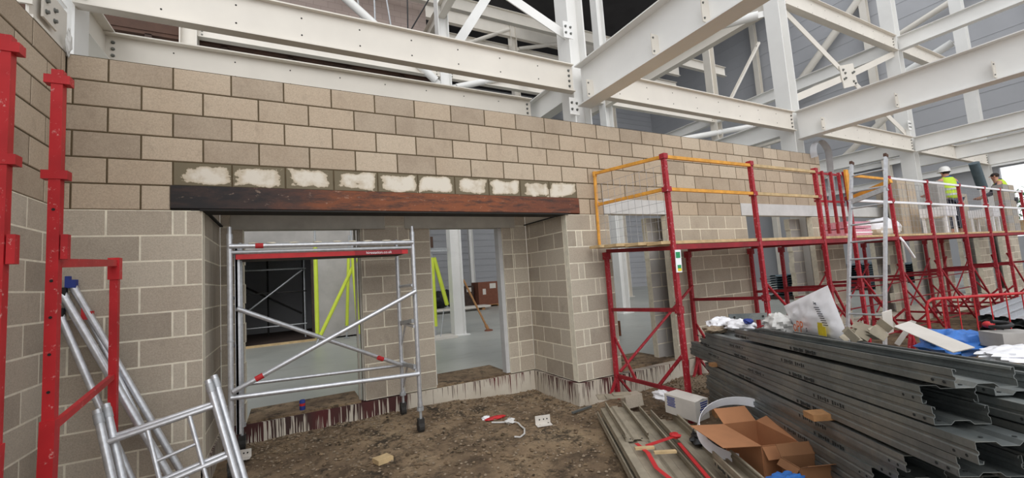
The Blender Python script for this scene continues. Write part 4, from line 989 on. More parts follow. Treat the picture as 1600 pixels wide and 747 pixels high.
for k in range(7):
    a_ = random.uniform(0, 6.28); c = Vector((5.68, -3.04, 1.085)) + Vector((random.uniform(-.16, .18), random.uniform(-.12, .12), .013 * k)); X = Vector((math.cos(a_), math.sin(a_), random.uniform(-.2, .2))).normalized(); Y = X.orthogonal().normalized(); Zv = X.cross(Y)
    m.obox(c, X * random.uniform(.05, .09), Y * random.uniform(.025, .045), Zv * .002); m.obox(c + X * .06 + Zv * .03, X * .003, Y * .05, Zv * .03)
tag(obj('scrap_cleats', m, 'dusty'), 'heap of crumpled metal cleats on top of the big purlin pile', 'metal scrap', None, 'stuff')
m = MB(); m.obox((5.92, -3.12, 1.20), Vector((-.03, -.015, .09)), Vector((.03, -.02, .01)), Vector((.001, .003, .001))); m.obox((5.97, -3.2, 1.12), Vector((.03, -.05, .09)), Vector((.04, .03, 0)), Vector((.001, .001, .001)))
tag(obj('white_sheet', m, 'white_card'), 'folded white card standing up behind the metal cleats', 'card')
m = MB(); q_ = [(5.80, -3.20, 1.19), (5.90, -3.26, 1.22), (5.36, -3.74, 1.155), (5.30, -3.66, 1.125)]; m.add(q_, [(0, 1, 2, 3)]); m.add([(a0, b0, c0 - .004) for a0, b0, c0 in q_], [(3, 2, 1, 0)]); tag(obj('white_board', m, 'white_card'), 'long white board scrap lying diagonally across the top of the pile', 'board')
crumple('blue_bag', 'bright blue plastic bag at the right on the pile', 'plastic', (6.20, -3.40, 1.03), .20, .20, .10, 'blue_pl', 21, flat=.3)
crumple('white_bag', 'white and blue plastic wrapper at the right edge of the pile', 'plastic', (5.75, -3.80, 1.07), .24, .14, .04, 'white_pl', 25)
m = MB(); m.obox((6.15, -3.70, 1.10), Vector((.10, -.07, 0)), Vector((.05, .07, 0)), Vector((0, 0, .05))); tag(obj('concrete_offcut', m, 'grout'), 'pale concrete block offcut on the pile at the right edge', 'block')
t = thing('power_cable_plug', 'black coiled cable on the pale concrete offcut', 'cable', (6.15, -3.66, 1.15)); m = MB(); m.path([Vector((6.16 + .05 * math.cos(a_), -3.66 + .05 * math.sin(a_), 1.163 + .006 * a_)) for a_ in [k * .5 for k in range(16)]], .013, 8); obj('coil', m, 'black', t, True)
m = MB(); m.ell((6.30, -3.56, 1.17), .03, .03, .025, 10, 6); tag(obj('red_ball', m, 'tape_red', None, True), 'round red ball like lump behind the concrete offcut', 'ball')
# ---- cartons in the gap between the piles
def panel(m, a, b, c, d, th=.005):
    a, b, c, d = map(Vector, (a, b, c, d)); n_ = (b - a).cross(d - a).normalized() * th; m.add([a, b, c, d, a + n_, b + n_, c + n_, d + n_], [(0, 1, 2, 3), (7, 6, 5, 4), (0, 4, 5, 1), (1, 5, 6, 2), (2, 6, 7, 3), (3, 7, 4, 0)])
def carton(name, label, o, X, Y, H, flaps, mat='card', tilt=0):
    o, X, Y = Vector(o), Vector(X), Vector(Y); Z = Vector((0, 0, H)); t = thing(name, label, 'box', tuple(o + (X + Y) / 2)); m = MB()
    panel(m, o, o + X, o + X + Z, o + Z); panel(m, o + X, o + X + Y, o + X + Y + Z, o + X + Z); panel(m, o + X + Y, o + Y, o + Y + Z, o + X + Y + Z); panel(m, o + Y, o, o + Z, o + Y + Z); panel(m, o, o + Y, o + X + Y, o + X)
    obj('box_body', m, mat, t)
    ed = [(o + Z, o + X + Z, -Y), (o + X + Z, o + X + Y + Z, X), (o + X + Y + Z, o + Y + Z, Y), (o + Y + Z, o + Z, -X)]
    for (p, q, out), (lnn, ang) in zip(ed, flaps):
        v = out.normalized() * math.cos(ang) * lnn + Vector((0, 0, 1)) * math.sin(ang) * lnn; m = MB(); panel(m, p, q, q + v, p + v, .004); obj('flap', m, mat, t)
    return t
carton('cardboard_box', 'open brown cardboard box with flaps spread, between the two purlin piles', (4.86, -2.68, .12), (.27, -.11, .0), (.18, .44, .0), .27, [(.10, -.9), (.15, .30), (.16, .55), (.30, .06)])
carton('cardboard_box', 'torn brown cardboard box nearer the camera than the open one', (4.72, -3.02, .14), (.26, -.12, 0), (.07, .16, 0), .25, [(.08, .5), (.10, -.6), (.08, 1.0), (.06, -.9)], 'card_in')
crumple('blue_wrapper', 'blue and white plastic wrapper at the bottom edge by the brown boxes', 'plastic', (4.50, -3.06, .36), .16, .10, .05, 'blue_pl', 31)
m = MB(); N_ = 44; c0 = Vector((5.22, -2.26, .29)); Xr = Vector((.36, -.14, .02)); Yr = Vector((.12, .22, .15)); P = []
for i in range(N_):
    a_ = 2 * math.pi * i / N_; p = c0 + Xr * math.cos(a_) + Yr * math.sin(a_); nz = Vector((.02, -.02, .07)); P += [p, p + nz, p * 1.0 + nz + (c0 - p) * .012, p + (c0 - p) * .012]
m.add(P, [(4 * i + k, 4 * ((i + 1) % N_) + k, 4 * ((i + 1) % N_) + (k + 1) % 4, 4 * i + (k + 1) % 4) for i in range(N_) for k in range(4)]); tag(obj('plastic_hoop', m, 'white_pl', None, True), 'large white plastic strip curled into a hoop around the open cardboard box', 'hoop')
t = thing('white_carton', 'white carton with blue printing on the low purlin pile', 'box', (5.45, -1.42, .15))
o = Vector((5.31, -1.42, .145)); X = Vector((.14, -.26, .02)); Y = Vector((.27, .10, 0)); Z = Vector((0, 0, .20)); X = Vector((-.02, -.42, .0)); Y = Vector((.22, .02, 0))
o = Vector((5.44, -1.22, .16)); m = MB(); m.add([o, o + X, o + X + Y, o + Y, o + Z, o + X + Z, o + X + Y + Z, o + Y + Z], [(0, 3, 2, 1), (4, 5, 6, 7), (0, 1, 5, 4), (1, 2, 6, 5), (2, 3, 7, 6), (3, 0, 4, 7)]); obj('carton_body', m, 'white_card', t)
n1 = X.cross(Z).normalized(); n1 = n1 if n1.dot(Y) < 0 else -n1
for r_ in range(7):
    m = MB(); m.obox(o + X * .22 + Z * (.88 - r_ * .075) + n1 * .001, X * (.14 - .02 * (r_ % 2)), Z * .022, n1 * .0008); obj('blue_print_line', m, 'blue_ink', t)
n2 = Y.cross(Z).normalized(); n2 = n2 if n2.dot(X) > 0 else -n2
for r_ in range(6):
    m = MB(); m.obox(o + X + Y * (.66 - .02 * r_) + Z * (.86 - r_ * .11) + n2 * .001, Y * (.28 - .03 * (r_ % 3)), Z * .03, n2 * .0008); obj('blue_print_line', m, 'blue_ink', t)
m = MB(); m.add([o + Z + X * .7 + Y * .2 + Vector((0, 0, .002)), o + Z + X + Y * .15, o + Z + X * 1.02 + Y * .75 + Vector((0, 0, .015)), o + Z + X * .75 + Y * .6 + Vector((0, 0, .03))], [(0, 1, 2, 3), (3, 2, 1, 0)]); obj('flap', m, 'white_card', t)
crumple('white_bag', 'small white bag between the scaffold foot and the white carton', 'plastic', (5.72, -.93, .22), .09, .13, .06, 'white_pl', 41)
m = MB(); m.obox((5.60, -.52, .11), (.11, -.03, .01), (.02, .07, 0), (0, .01, .07)); tag(obj('broken_block', m, 'block_lo'), 'broken block lump beside the first scaffold foot', 'block')
for k, (p_, q_) in enumerate((((5.15, -2.2, .30), (5.42, -2.05, .22)), ((5.1, -1.95, .28), (5.5, -1.75, .16)))):
    crumple('black_sheeting', ['crumpled black sheeting under the white carton', 'crumpled black sheeting behind the white hoop'][k], 'sheeting', Vector(p_).lerp(Vector(q_), .5) - Vector((0, 0, .10)), .18, .12, .08, 'black', 50 + k)

# ================================================================== LITTER ON THE SOIL
def bracket(label, c, yaw, s=.09):
    X = Vector((math.cos(yaw), math.sin(yaw), 0)); Y = Vector((-X.y, X.x, 0)); c = Vector(c); m = MB(); m.obox(c + Vector((0, 0, s * .62)) + Y * .012, X * s, Y * .003, Vector((0, 0, s * .55))); m.obox(c - Y * .03 + Vector((0, 0, .012)), X * s, Y * .045, Vector((0, 0, .003))); m.m = 1
    for a_ in (-.45, .1, .55): m.tube(c + X * s * a_ + Y * .008 + Vector((0, 0, s * .7)), c + X * s * a_ + Y * .003 + Vector((0, 0, s * .7)), .008, 8)
    return tag(obj('angle_bracket', m, ['white_card', 'hole']), label, 'bracket')
bracket('white angle bracket with holes lying on open soil right of the tape', (4.38, -.36, gz(4.38, -.36)), -.25)
bracket('white angle bracket with holes against the foot of the aluminium tower', (1.36, .62, gz(1.36, .62) + .02), -.15, .075)
m = MB(); m.obox((2.60, -.22, gz(2.6, -.22) + .02), (.075, .02, 0), (-.02, .06, 0), (0, 0, .022)); tag(obj('timber_offcut', m, 'timber'), 'small square timber offcut alone on the soil, bottom centre', 'timber')
crumple('tape_scrap', 'red and white tape scrap on the soil', 'tape', (4.00, .12, gz(4, .12) + .02), .13, .04, .02, 'tape_red', 60, flat=.2)
crumple('tape_scrap', 'white crumpled tape end left of the red scrap', 'tape', (3.90, .18, gz(3.9, .18) + .02), .05, .05, .025, 'white_pl', 61)
m = MB(); random.seed(9); pts = [Vector((a_, b_, gz(a_, b_) + .018)) for a_, b_ in ((3.90, .02), (3.98, -.03), (4.05, -.08), (4.12, -.12), (4.14, -.2), (4.12, -.3), (4.11, -.4), (4.05, -.5), (3.97, -.55), (3.93, -.5))]; m.path(pts, .010, 6); m.ell((4.08, -.10, gz(4.1, -.1) + .03), .06, .05, .03, 12, 8, .3); tag(obj('plastic_string', m, 'clear', None, True), 'pale twisted plastic film trailing over the soil', 'plastic')
m = MB(); m.bar((4.85, -.28, gz(4.85, -.28) + .03), (5.20, -.20, gz(5.2, -.2) + .03), .03, .02); tag(obj('steel_offcut', m, 'galv'), 'thin metal offcut on the soil near the wall corner', 'offcut')
t = thing('drink_can', 'small blue and red can standing on the doorway kerb', 'can', (1.93, 1.22, .31)); m = MB(); m.lathe([(.0, 0), (.028, .0), (.033, .008), (.033, .11), (.026, .12), (0, .12)], (1.93, 1.22, .31), 16); m.m = 1; m.lathe([(.0335, .05), (.0335, .08)], (1.93, 1.22, .31), 16); obj('can_body', m, ['blue_ink', 'tape_red'], t, True)
# stones
def stones(name, label, n, fx, fy, smin, smax, mat='rubble', seed=1):
    random.seed(seed); m = MB()
    for k in range(n):
        x, y = fx(), fy(); s = random.uniform(smin, smax); z = gz(x, y) + s * .3; q = [Vector((random.uniform(-1, 1), random.uniform(-1, 1), random.uniform(-.7, .7))).normalized() * s for _ in range(3)]
        m.add([(x + s, y, z), (x, y + s * .8, z), (x - s * .9, y, z), (x, y - s, z), (x + q[0].x * .3, y + q[0].y * .3, z + s * .6), (x, y, z - s * .6)], [(0, 1, 4), (1, 2, 4), (2, 3, 4), (3, 0, 4), (1, 0, 5), (2, 1, 5), (3, 2, 5), (0, 3, 5)])
    return tag(obj(name, m, mat), label, 'stones', None, 'stuff')
U_ = random.uniform
stones('scattered_stones', 'small stones and crumbs scattered over the soil', 2600, lambda: U_(1.3, 6.2), lambda: 1.08 - 3.6 * random.random() ** 1.7, .006, .022, seed=2)
stones('scattered_clods', 'dark soil clods scattered near the kerb', 900, lambda: U_(1.3, 5.1), lambda: U_(-1.6, 1.08) , .010, .032, 'soil', seed=3)
stones('gravel_heap', 'heap of gravel beside the second trestle foot', 900, lambda: random.gauss(7.1, .35), lambda: random.gauss(-.32, .16), .012, .03, seed=4)
for o_, nm_ in (): pass
# ================================================================== INSIDE THE HALL
def foam_prop(label, p, q, r=.055, ext=.5, up_=.5):
    t = thing('foam_sleeved_prop', label, 'prop', tuple(p)); p, q = Vector(p), Vector(q); d = (q - p).normalized(); m = MB(); m.tube(p + d * ext * .6, q, r, 12); obj('foam_sleeve', m, 'yellow', t, True)
    m = MB(); m.tube(p, p + d * ext, .024, 10); m.tube(q - d * .05, q + d * up_, .024, 10); obj('steel_tube', m, 'alu_dull', t, True)
    m = MB(); m.obox(p + Vector((0, 0, -.01)), (.07, 0, 0), (0, .07, 0), (0, 0, .01)); obj('foot_plate', m, 'alu_dull', t); return t
foam_prop('upright prop in yellow foam, leftmost behind the aluminium tower', (2.47, 7.9, .33), (2.47, 7.9, 2.9), .055, .22, .6)
foam_prop('slanting prop in yellow foam behind the aluminium tower', (2.42, 7.7, .33), (3.54, 8.0, 2.55), .05, .3, .7)
foam_prop('thin upright prop in yellow foam right of the slanting one', (3.27, 8.6, .33), (3.40, 8.6, 2.7), .045, .55, .6)
foam_prop('thick upright prop in yellow foam against the doorway jamb', (3.50, 7.7, .33), (3.40, 7.7, 2.6), .055, .25, .8)
foam_prop('upright prop in yellow foam in the right doorway', (5.22, 6.3, .33), (5.22, 6.3, 2.4), .055, .42, .1)
foam_prop('slanting prop in yellow foam ending at the column in the right doorway', (5.62, 6.4, 1.05), (5.27, 6.3, 2.4), .055, .1, .0)
t = thing('tie_clamp', 'rusty hoist hook and clamp above the yellow props in the right doorway', 'clamp', (5.22, 6.2, 2.45)); m = MB(); m.box((5.0, 6.18, 2.55), (5.62, 6.24, 2.60)); m.box((5.1, 6.2, 2.62), (5.6, 6.26, 2.65)); obj('clamp_bar', m, 'alu_dull', t); m = MB(); m.tube((5.2, 6.2, 2.66), (5.2, 6.2, 2.95), .04, 10); obj('hook', m, 'deck', t, True)
t = thing('leaning_pole', 'rust coloured prop leaning on the column in the right doorway', 'pole', (6.9, 6.5, .3)); m = MB(); m.tube((6.68, 6.2, .34), (6.0, 6.1, 1.75), .028, 10); m.tube((6.68, 6.2, .34), (6.62, 6.19, .46), .045, 10); obj('tube', m, 'timber_dark', t, True); m = MB(); m.lathe([(0, 0), (.12, 0), (.11, .03), (.04, .05), (0, .05)], (6.7, 6.2, .30), 14); obj('foot', m, 'brown_box', t, True)
m = MB(); m.box((5.0, 5.7, .30), (5.62, 6.4, .345)); tag(obj('pale_board', m, 'white_card'), 'pale board on the floor left of the column in the right doorway', 'board')
m = MB(); m.tube((5.25, 6.0, .34), (5.40, 6.1, 1.0), .012, 8); tag(obj('thin_rod', m, 'alu_dull'), 'thin steel rod by the upright yellow prop', 'rod')
def pallet_box(label, x, y, w, d_, h, mat='brown_box'):
    t = thing('palletised_carton', label, 'carton', (x + w / 2, y + d_ / 2, .3)); m = MB(); m.box((x, y, .42), (x + w, y + d_, .42 + h)); obj('carton', m, mat, t); m = MB()
    for k in range(3): m.box((x + k * (w - .1) / 2, y, .30), (x + .1 + k * (w - .1) / 2, y + d_, .38))
    m.box((x, y, .38), (x + w, y + d_, .415)); obj('pallet', m, 'timber_dark', t)
    m = MB(); m.box((x + w * .55, y - .01, .42 + h * .7), (x + w * .85, y, .42 + h * .92)); m.box((x + w * .2, y - .01, .42 + h * .45), (x + w * .35, y, .42 + h * .7)); obj('paper_label', m, 'white_card', t); return t
pallet_box('brown palletised carton with white labels in the right doorway, tallest of three', 10.3, 15.2, 1.15, .9, 1.15)
pallet_box('small brown carton right of the tall palletised one', 11.7, 15.6, .55, .6, .55)
pallet_box('dark brown carton left of the tall palletised one', 9.35, 15.6, .85, .8, 1.0, 'wood_dark')
t = thing('sheet_stack', 'low stack of white panels on the floor behind the column in the right doorway', 'panels', (8.0, 12, .3)); m = MB(); m.box((6.6, 13.6, .42), (10.2, 14.4, .50)); obj('panel_stack', m, 'white_card', t); m = MB(); m.box((6.8, 13.7, .30), (6.95, 14.3, .42)); obj('bearer', m, 'timber_dark', t); m = MB(); m.box((9.8, 13.7, .30), (9.95, 14.3, .42)); obj('bearer', m, 'timber_dark', t)
crumple('dark_sheeting', 'dark sheeting heaped behind the column in the right doorway', 'sheeting', (8.6, 15.8, .75), 1.0, .5, .5, 'black', 71, flat=.1)
for r_ in range(4):
    for c_ in range(5 - r_ % 2):
        m = MB(); m.tube((17.6, 9.0 + c_ * .31 + .155 * (r_ % 2), .46 + r_ * .27), (21.5, 9.0 + c_ * .31 + .155 * (r_ % 2) , .46 + r_ * .27), .148, 14)
        tag(obj('white_roll', m, 'white_pl', None, True), 'white wrapped roll on the hall floor, row %s from below, %s in its row' % (['one', 'two', 'three', 'four'][r_], ['nearest', 'second', 'third', 'fourth', 'furthest'][c_]), 'roll', 'white wrapped rolls in the hall')
for k, (x, y, n_, L) in enumerate(((17.2, 3.6, 9, 3.4), (21.5, 3.4, 11, 3.0), (25.8, 3.2, 9, 2.6))):
    t = thing('sheet_stack', ['stack of dark ribbed sheets seen through the opening left of the ladder', 'stack of dark ribbed sheets seen between the block piers right of the ladder', 'stack of dark ribbed sheets far right behind the trestles'][k], 'sheets', (x, y, .3))
    for j in range(n_):
        m = MB(); m.strip([(0, 0), (.15, 0), (.2, .05), (.35, .05), (.4, 0), (.75, 0), (.8, .05), (.95, .05), (1.0, 0), (1.2, 0)], (x, y, .42 + j * .085), (1, 0, 0), (0, 1, 0), (0, 0, 1), L, .012); m.box((x, y, .42 + j * .085 - .012), (x + L, y + .02, .42 + j * .085 + .03)); obj('ribbed_sheet', m, 'dark_sheet', t)
    m = MB(); m.box((x, y, .3), (x + .15, y + 1.2, .42)); m.box((x + L - .2, y, .3), (x + L, y + 1.2, .42)); obj('bearer', m, 'wood_dark', t)
m = MB(); m.tube((8.2, 2.6, .30), (8.2, 2.6, .62), .055, 12); tag(obj('rust_pipe_stub', m, 'rust'), 'short rusty pipe stub standing in the narrow opening', 'pipe')
# dark room tube scaffold
t = thing('tube_scaffold', 'tube scaffold standing in the dark room beyond the left doorway', 'scaffold', (1.6, 10.2, .34))
for x, y in ((.2, 10.0), (2.25, 10.0), (.2, 11.5), (2.25, 11.5), (1.2, 11.6)):
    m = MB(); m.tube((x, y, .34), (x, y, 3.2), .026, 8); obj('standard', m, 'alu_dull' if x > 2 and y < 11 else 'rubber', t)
for z in (.75, 1.75, 2.45):
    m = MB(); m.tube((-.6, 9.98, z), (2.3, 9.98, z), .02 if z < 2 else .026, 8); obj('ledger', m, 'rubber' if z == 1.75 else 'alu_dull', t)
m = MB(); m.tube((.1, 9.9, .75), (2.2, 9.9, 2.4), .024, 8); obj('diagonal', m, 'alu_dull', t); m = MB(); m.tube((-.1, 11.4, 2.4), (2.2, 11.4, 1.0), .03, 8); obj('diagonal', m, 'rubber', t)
# upper level handrails and hanging services
for k, (p, q, lb) in enumerate((((.6, 8.8, 9.55), (6.2, 8.8, 9.75), 'thin upper handrail in front of the pinkish partition'), ((.6, 8.8, 9.0), (6.2, 8.8, 9.2), 'thin lower handrail in front of the pinkish partition'))):
    rail('handrail_tube', lb, 'rail', p, q, .03, 'alu_dull')
for k, x in enumerate((1.2, 2.9, 3.8, 4.05, 4.6)):
    m = MB(); m.tube((x, 6.6 if k > 1 else 8.9, 7.9), (x + (.0 if k % 2 else -.25), 6.6 if k > 1 else 8.9, 10.0), .022, 8); tag(obj('hanger_rod', m, 'alu_dull'), 'thin upright tube above the long upper beam, %s from the left' % ['first', 'second', 'third', 'fourth', 'fifth'][k], 'tube', 'thin tubes over the upper beam')
m = MB(); m.path([(5.5, 6.7, 7.95), (5.3, 6.6, 8.05), (5.0, 6.5, 8.0), (4.6, 6.6, 8.12)], .03, 8); tag(obj('orange_hose', m, 'orange_ink'), 'orange hose end lying above the long upper beam near the column', 'hose')
m = MB(); m.tube((5.05, 6.8, 10.6), (5.0, 6.8, 8.9), .02, 8); m.tube((5.0, 6.8, 8.9), (5.7, 6.8, 10.2), .02, 8); tag(obj('hanging_hose', m, 'black'), 'dark V shaped hanger in front of the pinkish partition', 'hanger')
# plastic duct curling over the wall end
m = MB(); pts = []
for i in range(13):
    a_ = math.radians(200 - i * 17); pts.append(Vector((11.78 + .30 * math.cos(a_), -.10, 3.88 + .28 * math.sin(a_))))
pts += [Vector((12.06, -.10, 3.6)), Vector((12.0, -.10, 3.1)), Vector((11.92, -.10, 2.7))]
for a_, b_ in zip(pts, pts[1:]): m.bar(a_, b_, .008, .12, (0, 1, 0))
pts2 = MB(); d_ = []
for i, p in enumerate(pts): pass
mb2 = MB(); P = []
for i, p in enumerate(pts):
    P += [p + Vector((0, -.06, 0)), p + Vector((0, .07, 0))]
mb2.add(P, [(2 * i, 2 * i + 1, 2 * i + 3, 2 * i + 2) for i in range(len(pts) - 1)] + [(2 * i + 2, 2 * i + 3, 2 * i + 1, 2 * i) for i in range(len(pts) - 1)])
o = obj('membrane_strip', mb2, 'white_pl', None, True); tag(o, 'white membrane strip curling over the right end of the tall block wall', 'strip')
sm = o.modifiers.new('thick', 'SOLIDIFY'); sm.thickness = .006

# ================================================================== ON THE PLATFORM
t = thing('pink_pack', 'pink and white plastic wrapped pack on the platform left of the ladder', 'pack', (10.6, -.9, 2.05)); m = MB()
for k in range(2): m.box((10.25, -1.02 , 2.06 + k * .13), (11.15, -.62, 2.175 + k * .13))
obj('wrapped_packs', m, 'pinkpack', t); m = MB(); m.box((10.24, -1.03, 2.10), (11.16, -1.018, 2.12)); m.box((10.24, -1.03, 2.23), (11.16, -1.018, 2.255)); obj('white_band', m, 'white_pl', t)
crumple('white_sack', 'bulky white sack on the platform behind the ladder', 'sack', (12.3, -.72, 2.22), .50, .26, .19, 'white_pl', 81, flat=.15, amp=.2)
def block_stack(label, x, y, nx_, nz_, w, h, d_, mats=('grout',), z0=2.065, off=.03):
    for j in range(nz_):
        for i in range(nx_):
            m = MB(); dx = off * ((j * 3 + i) % 3 - 1); m.box((x + i * (w + .01) + dx, y, z0 + j * (h + .002)), (x + i * (w + .01) + w + dx, y + d_, z0 + j * (h + .002) + h)); o = obj('concrete_block', m, mats[(i + j) % len(mats)])
            tag(o, '%s, %s layer up%s' % (label, ['first', 'second', 'third', 'fourth', 'fifth', 'sixth', 'seventh', 'eighth'][j], '' if nx_ == 1 else ', %s from the left' % ['first', 'second', 'third', 'fourth'][i]), 'block', label)
block_stack('brown block stacked on the platform behind the mesh', 14.1, -.45, 2, 6, .44, .215, .22, ('block_lo', 'block_up'))
block_stack('pale block in the tower beside the worker', 15.78, -.62, 1, 6, .44, .215, .2, ('grout',), off=.07)
block_stack('dark block in the stack right of the worker', 17.3, -.45, 2, 5, .44, .215, .2, ('block_lo',))
block_stack('block stacked by the second worker', 19.2, -.9, 2, 6, .44, .215, .2, ('block_lo', 'grout'))
block_stack('long pale block on the platform, right edge', 20.2, -1.1, 3, 1, .60, .30, .3, ('timber',))
block_stack('block laid on the far pier top', 14.45, .0 - .0, 1, 2, .44, .215, .1, ('block_lo',), z0=2.80)
def trestle_stool(label, x, y, s=1.0):
    t = thing('mortar_stand', label, 'stand', (x, y, 2.06)); m = MB(); m.box((x - .28 * s, y - .2, 2.42), (x + .28 * s, y + .2, 2.44)); m.box((x - .30 * s, y - .22, 2.44), (x + .30 * s, y + .22, 2.64)); obj('tub', m, 'white_pl', t)
    for a_ in (-.24, .24):
        m = MB(); m.box((x + a_ * s - .03, y - .2, 2.06), (x + a_ * s + .03, y - .16, 2.42)); obj('leg', m, 'white_pl', t); m = MB(); m.box((x + a_ * s - .03, y + .16, 2.06), (x + a_ * s + .03, y + .2, 2.42)); obj('leg', m, 'white_pl', t)
trestle_stool('white mortar stand on the platform left of the first worker', 14.75, -.85); trestle_stool('white mortar stand on the platform right of the first worker', 17.6, -.85, .8)
m = MB(); m.path([(11.46, -1.29, 1.98), (11.47, -1.33, 1.9), (11.58, -1.34, 1.78), (11.78, -1.34, 1.60)], .02, 6); o = tag(obj('loose_strap', m, 'white_pl'), 'loose white strap hanging from the platform edge right of the ladder', 'strap')
t = thing('vibrator_handle', 'dark grey cylinder held up beside the second worker', 'tool', (18.6, -.6, 3.1)); m = MB(); m.tube((18.75, -.62, 3.30), (18.42, -.62, 3.98), .11, 14); obj('body', m, 'dark_sheet', t, True); m = MB(); m.tube((18.95, -.62, 2.9), (18.75, -.62, 3.30), .03, 8); obj('handle', m, 'black', t, True)
m = MB(); m.ell((27.6, -1.5, 4.0), .3, .5, .9, 18, 12, .18)
m.ell((27.9, -.5, 3.6), .4, .7, .9, 18, 12, .18)
# shrubs outside the opening
m = MB(); random.seed(33)
for k in range(260):
    a_ = random.uniform(0, 6.28); rr = random.random() ** .5; c = Vector((32 + random.uniform(-.6, .6), .4 + 1.5 * rr * math.cos(a_), 3.2 + 1.3 * rr * math.sin(a_))); X = Vector((random.uniform(-1, 1), random.uniform(-1, 1), random.uniform(-1, 1))).normalized() * .16; Y = X.orthogonal().normalized() * .1; m.add([c - X, c + Y, c + X, c - Y], [(0, 1, 2, 3)])
t = thing('shrub', 'pale green shrub outside the bright opening', 'shrub', (32, .4, 0)); obj('foliage', m, 'leaf', t); m = MB(); m.tube((32, .4, 0), (32, .4, 3.2), .08, 8); obj('stem', m, 'timber_dark', t)

# ================================================================== WORKERS
def skin_mesh(joints, edges, lvl=2):
    me = bpy.data.meshes.new('sk'); me.from_pydata([Vector(j[:3]) for j in joints], edges, []); o = bpy.data.objects.new('sk', me); COL.objects.link(o)
    md = o.modifiers.new('skin', 'SKIN'); md.use_smooth_shade = True
    for v, j in zip(me.skin_vertices[0].data, joints): v.radius = (j[3], j[4] if len(j) > 4 else j[3])
    me.skin_vertices[0].data[0].use_root = True
    sb = o.modifiers.new('sub', 'SUBSURF'); sb.levels = lvl; sb.render_levels = lvl
    dg = bpy.context.evaluated_depsgraph_get(); out = bpy.data.meshes.new_from_object(o.evaluated_get(dg)); bpy.data.objects.remove(o); return out
def put(name, me, mat, parent, M):
    base = origin_of(parent)
    for v in me.vertices: v.co = (M @ v.co) - base
    me.materials.clear(); me.materials.append(MAT[mat]); me.name = name
    for p in me.polygons: p.use_smooth = True
    return link_mesh(name, me, parent)
def worker(label, loc, yaw, arm_r, arm_l, hat, collar, bend=0.0):
    """standing figure 1.75 m tall, faces local -Y ; arm_* = (elbow, wrist) local"""
    t = thing('person', label, 'person', loc); M = Matrix.Translation(Vector(loc)) @ Matrix.Rotation(yaw, 4, 'Z')
    b = bend; J = [(0, 0, .95, .14, .11), (0, -.02 * b, 1.15, .135, .10), (0, -.10 * b, 1.33, .165, .11), (0, -.15 * b, 1.46, .08, .07), (0, -.19 * b, 1.54, .055), (0, -.20 * b, 1.60, .075, .085), (0, -.21 * b, 1.69, .078, .09),
         (-.20, -.13 * b, 1.43, .06), (.20, -.13 * b, 1.43, .06)]
    E_ = [(0, 1), (1, 2), (2, 3), (3, 4), (4, 5), (5, 6), (3, 7), (3, 8)]
    for s, sh in ((-1, 7), (1, 8)):
        el, wr = (arm_r if s < 0 else arm_l); i0 = len(J); el = Vector(el); wr = Vector(wr); J += [(el.x, el.y, el.z, .045), (wr.x, wr.y, wr.z, .03), tuple(wr + (wr - el).normalized() * .09) + (.035, .018)]; E_ += [(sh, i0), (i0, i0 + 1), (i0 + 1, i0 + 2)]
        hd = (wr - el).normalized(); sd = hd.orthogonal().normalized(); pb = wr + hd * .09; k0 = i0 + 2
        for f in range(4):
            i1 = len(J); o_ = sd * (.027 - .018 * f); l_ = (.035, .042, .038, .028)[f]; J += [tuple(pb + o_ + hd * l_ * .6) + (.0085,), tuple(pb + o_ + hd * (l_ * 1.4) - hd.cross(sd) * .02) + (.008,)]; E_ += [(k0, i1), (i1, i1 + 1)]
        i1 = len(J); J += [tuple(wr + hd * .05 + sd * .04) + (.010,), tuple(wr + hd * .09 + sd * .055) + (.009,)]; E_ += [(k0, i1), (i1, i1 + 1)]
    for s in (-1, 1):
        i0 = len(J); J += [(s * .10, 0, .88, .095), (s * .11, -.02, .50, .062), (s * .12, .02, .10, .045), (s * .12, -.03, .045, .045, .04), (s * .13, -.16, .035, .04, .03)]; E_ += [(0, i0), (i0, i0 + 1), (i0 + 1, i0 + 2), (i0 + 2, i0 + 3), (i0 + 3, i0 + 4)]
    body = put('body', skin_mesh(J, E_, 1), 'skin', t, M)
    hy = -.21 * b; m = MB()
    def W(p): return M @ Vector(p)
    # face : nose, eyes, mouth, ears
    m.add([W((0, hy - .105, 1.63)), W((-.014, hy - .082, 1.605)), W((.014, hy - .082, 1.605)), W((0, hy - .085, 1.66))], [(0, 1, 2), (0, 3, 1), (0, 2, 3)]); m.ell(W((-.083, hy, 1.63)), .012, .018, .03, 8, 6); m.ell(W((.083, hy, 1.63)), .012, .018, .03, 8, 6); obj('face_features', m, 'skin', t, True)
    m = MB()
    for s in (-1, 1): m.ell(W((s * .032, hy - .082, 1.655)), .010, .010, .006, 8, 6)
    m.obox(W((0, hy - .088, 1.575)), (M.to_3x3() @ Vector((.022, 0, 0))), (M.to_3x3() @ Vector((0, .004, 0))), (0, 0, .003)); obj('eyes_and_mouth', m, 'hair', t)
    # hair
    m = MB(); m.ell(W((0, hy + .02, 1.665)), .086, .092, .075, 16, 10); obj('hair', m, 'hair', t, True)
    if hat:
        m = MB(); m.lathe([(.0, .155), (.05, .148), (.09, .12), (.112, .07), (.118, .02), (.120, 0)], W((0, hy, 1.67)), 20); m.lathe([(.118, .0), (.15, -.008), (.15, -.002), (.118, .012)], W((0, hy - .012, 1.675)), 20); obj('hard_hat', m, 'hat', t, True)
    # trousers, jacket sleeves, vest
    TJ = [(0, 0, .96, .165, .13), (-.10, 0, .86, .115), (-.11, -.02, .50, .085), (-.12, .02, .12, .07), (.10, 0, .86, .115), (.11, -.02, .50, .085), (.12, .02, .12, .07)]
    put('trousers', skin_mesh(TJ, [(0, 1), (1, 2), (2, 3), (0, 4), (4, 5), (5, 6)], 1), 'navy', t, M)
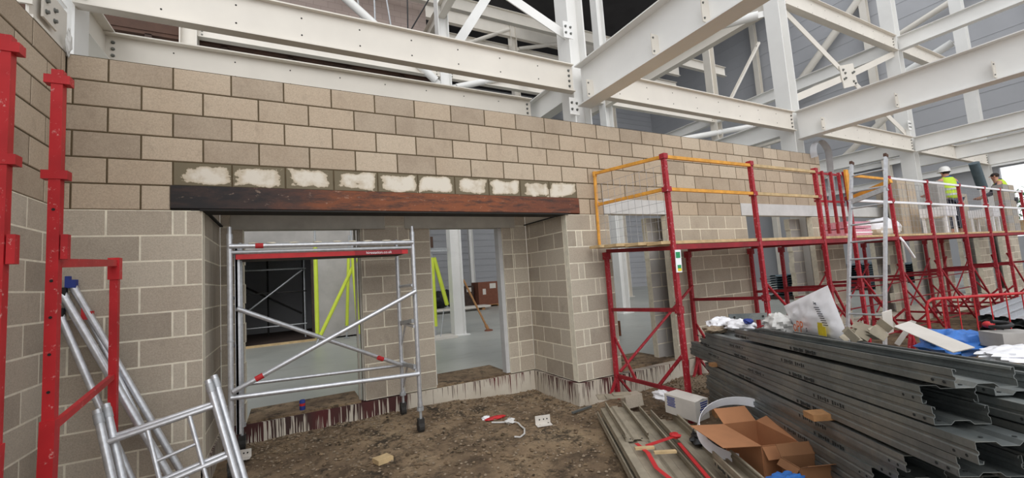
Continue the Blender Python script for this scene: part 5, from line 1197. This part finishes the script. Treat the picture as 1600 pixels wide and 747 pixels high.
    m = MB()
    for s in (-1, 1): m.ell(W((s * .125, -.06, .055)), .06, .06, .055, 12, 8); m.ell(W((s * .13, -.13, .045)), .05, .05, .045, 12, 8)
    obj('boots', m, 'rubber', t, True)
    for s, sh in ((-1, arm_r), (1, arm_l)):
        el, wr = Vector(sh[0]), Vector(sh[1]); a0 = Vector((s * .13, -.13 * b, 1.42)); put('sleeve', skin_mesh([tuple(a0) + (.115,), tuple(el) + (.062,), tuple(el.lerp(wr, .9)) + (.045,)], [(0, 1), (1, 2)], 1), collar, t, M)
    VJ = [(0, 0, .86, .22, .17), (0, -.02 * b, 1.12, .215, .165), (0, -.10 * b, 1.33, .24, .17), (0, -.14 * b, 1.46, .17, .13), (-.18, -.12 * b, 1.44, .125), (.18, -.12 * b, 1.44, .125)]
    v = put('hi_vis_vest', skin_mesh(VJ, [(0, 1), (1, 2), (2, 3), (3, 4), (3, 5)], 1), 'hivis', t, M)
    for z, yy in ((1.02, -.01 * b), (1.16, -.04 * b)):
        m = MB(); P = []; N2 = 24
        for i in range(N2):
            a_ = 2 * math.pi * i / N2
            for dz in (0, .05): P.append(W((.196 * math.cos(a_), yy + .152 * math.sin(a_), z + dz)))
        m.add(P, [(2 * i, 2 * ((i + 1) % N2), 2 * ((i + 1) % N2) + 1, 2 * i + 1) for i in range(N2)]); obj('reflective_band', m, 'reflect', t, True)
    put('collar', skin_mesh([(0, -.13 * b + .03, 1.47, .14, .11), (0, -.17 * b + .02, 1.54, .105, .095)], [(0, 1)], 1), collar, t, M)
    return t
worker('person in a white hard hat, hi-vis vest and blue hood standing on the platform', (17.2, -.42, 2.06), math.radians(150), ((-.36, -.16, 1.20), (-.42, -.40, 1.22)), ((.34, -.10, 1.18), (.33, -.36, 1.12)), True, 'blue_cloth', .35)
worker('bareheaded person in a yellow hi-vis vest bending over blocks further along the platform', (20.1, -.75, 2.06), math.radians(200), ((-.36, -.25, 1.18), (-.3, -.50, 1.10)), ((.34, -.25, 1.15), (.25, -.50, 1.05)), False, 'navy', .9)
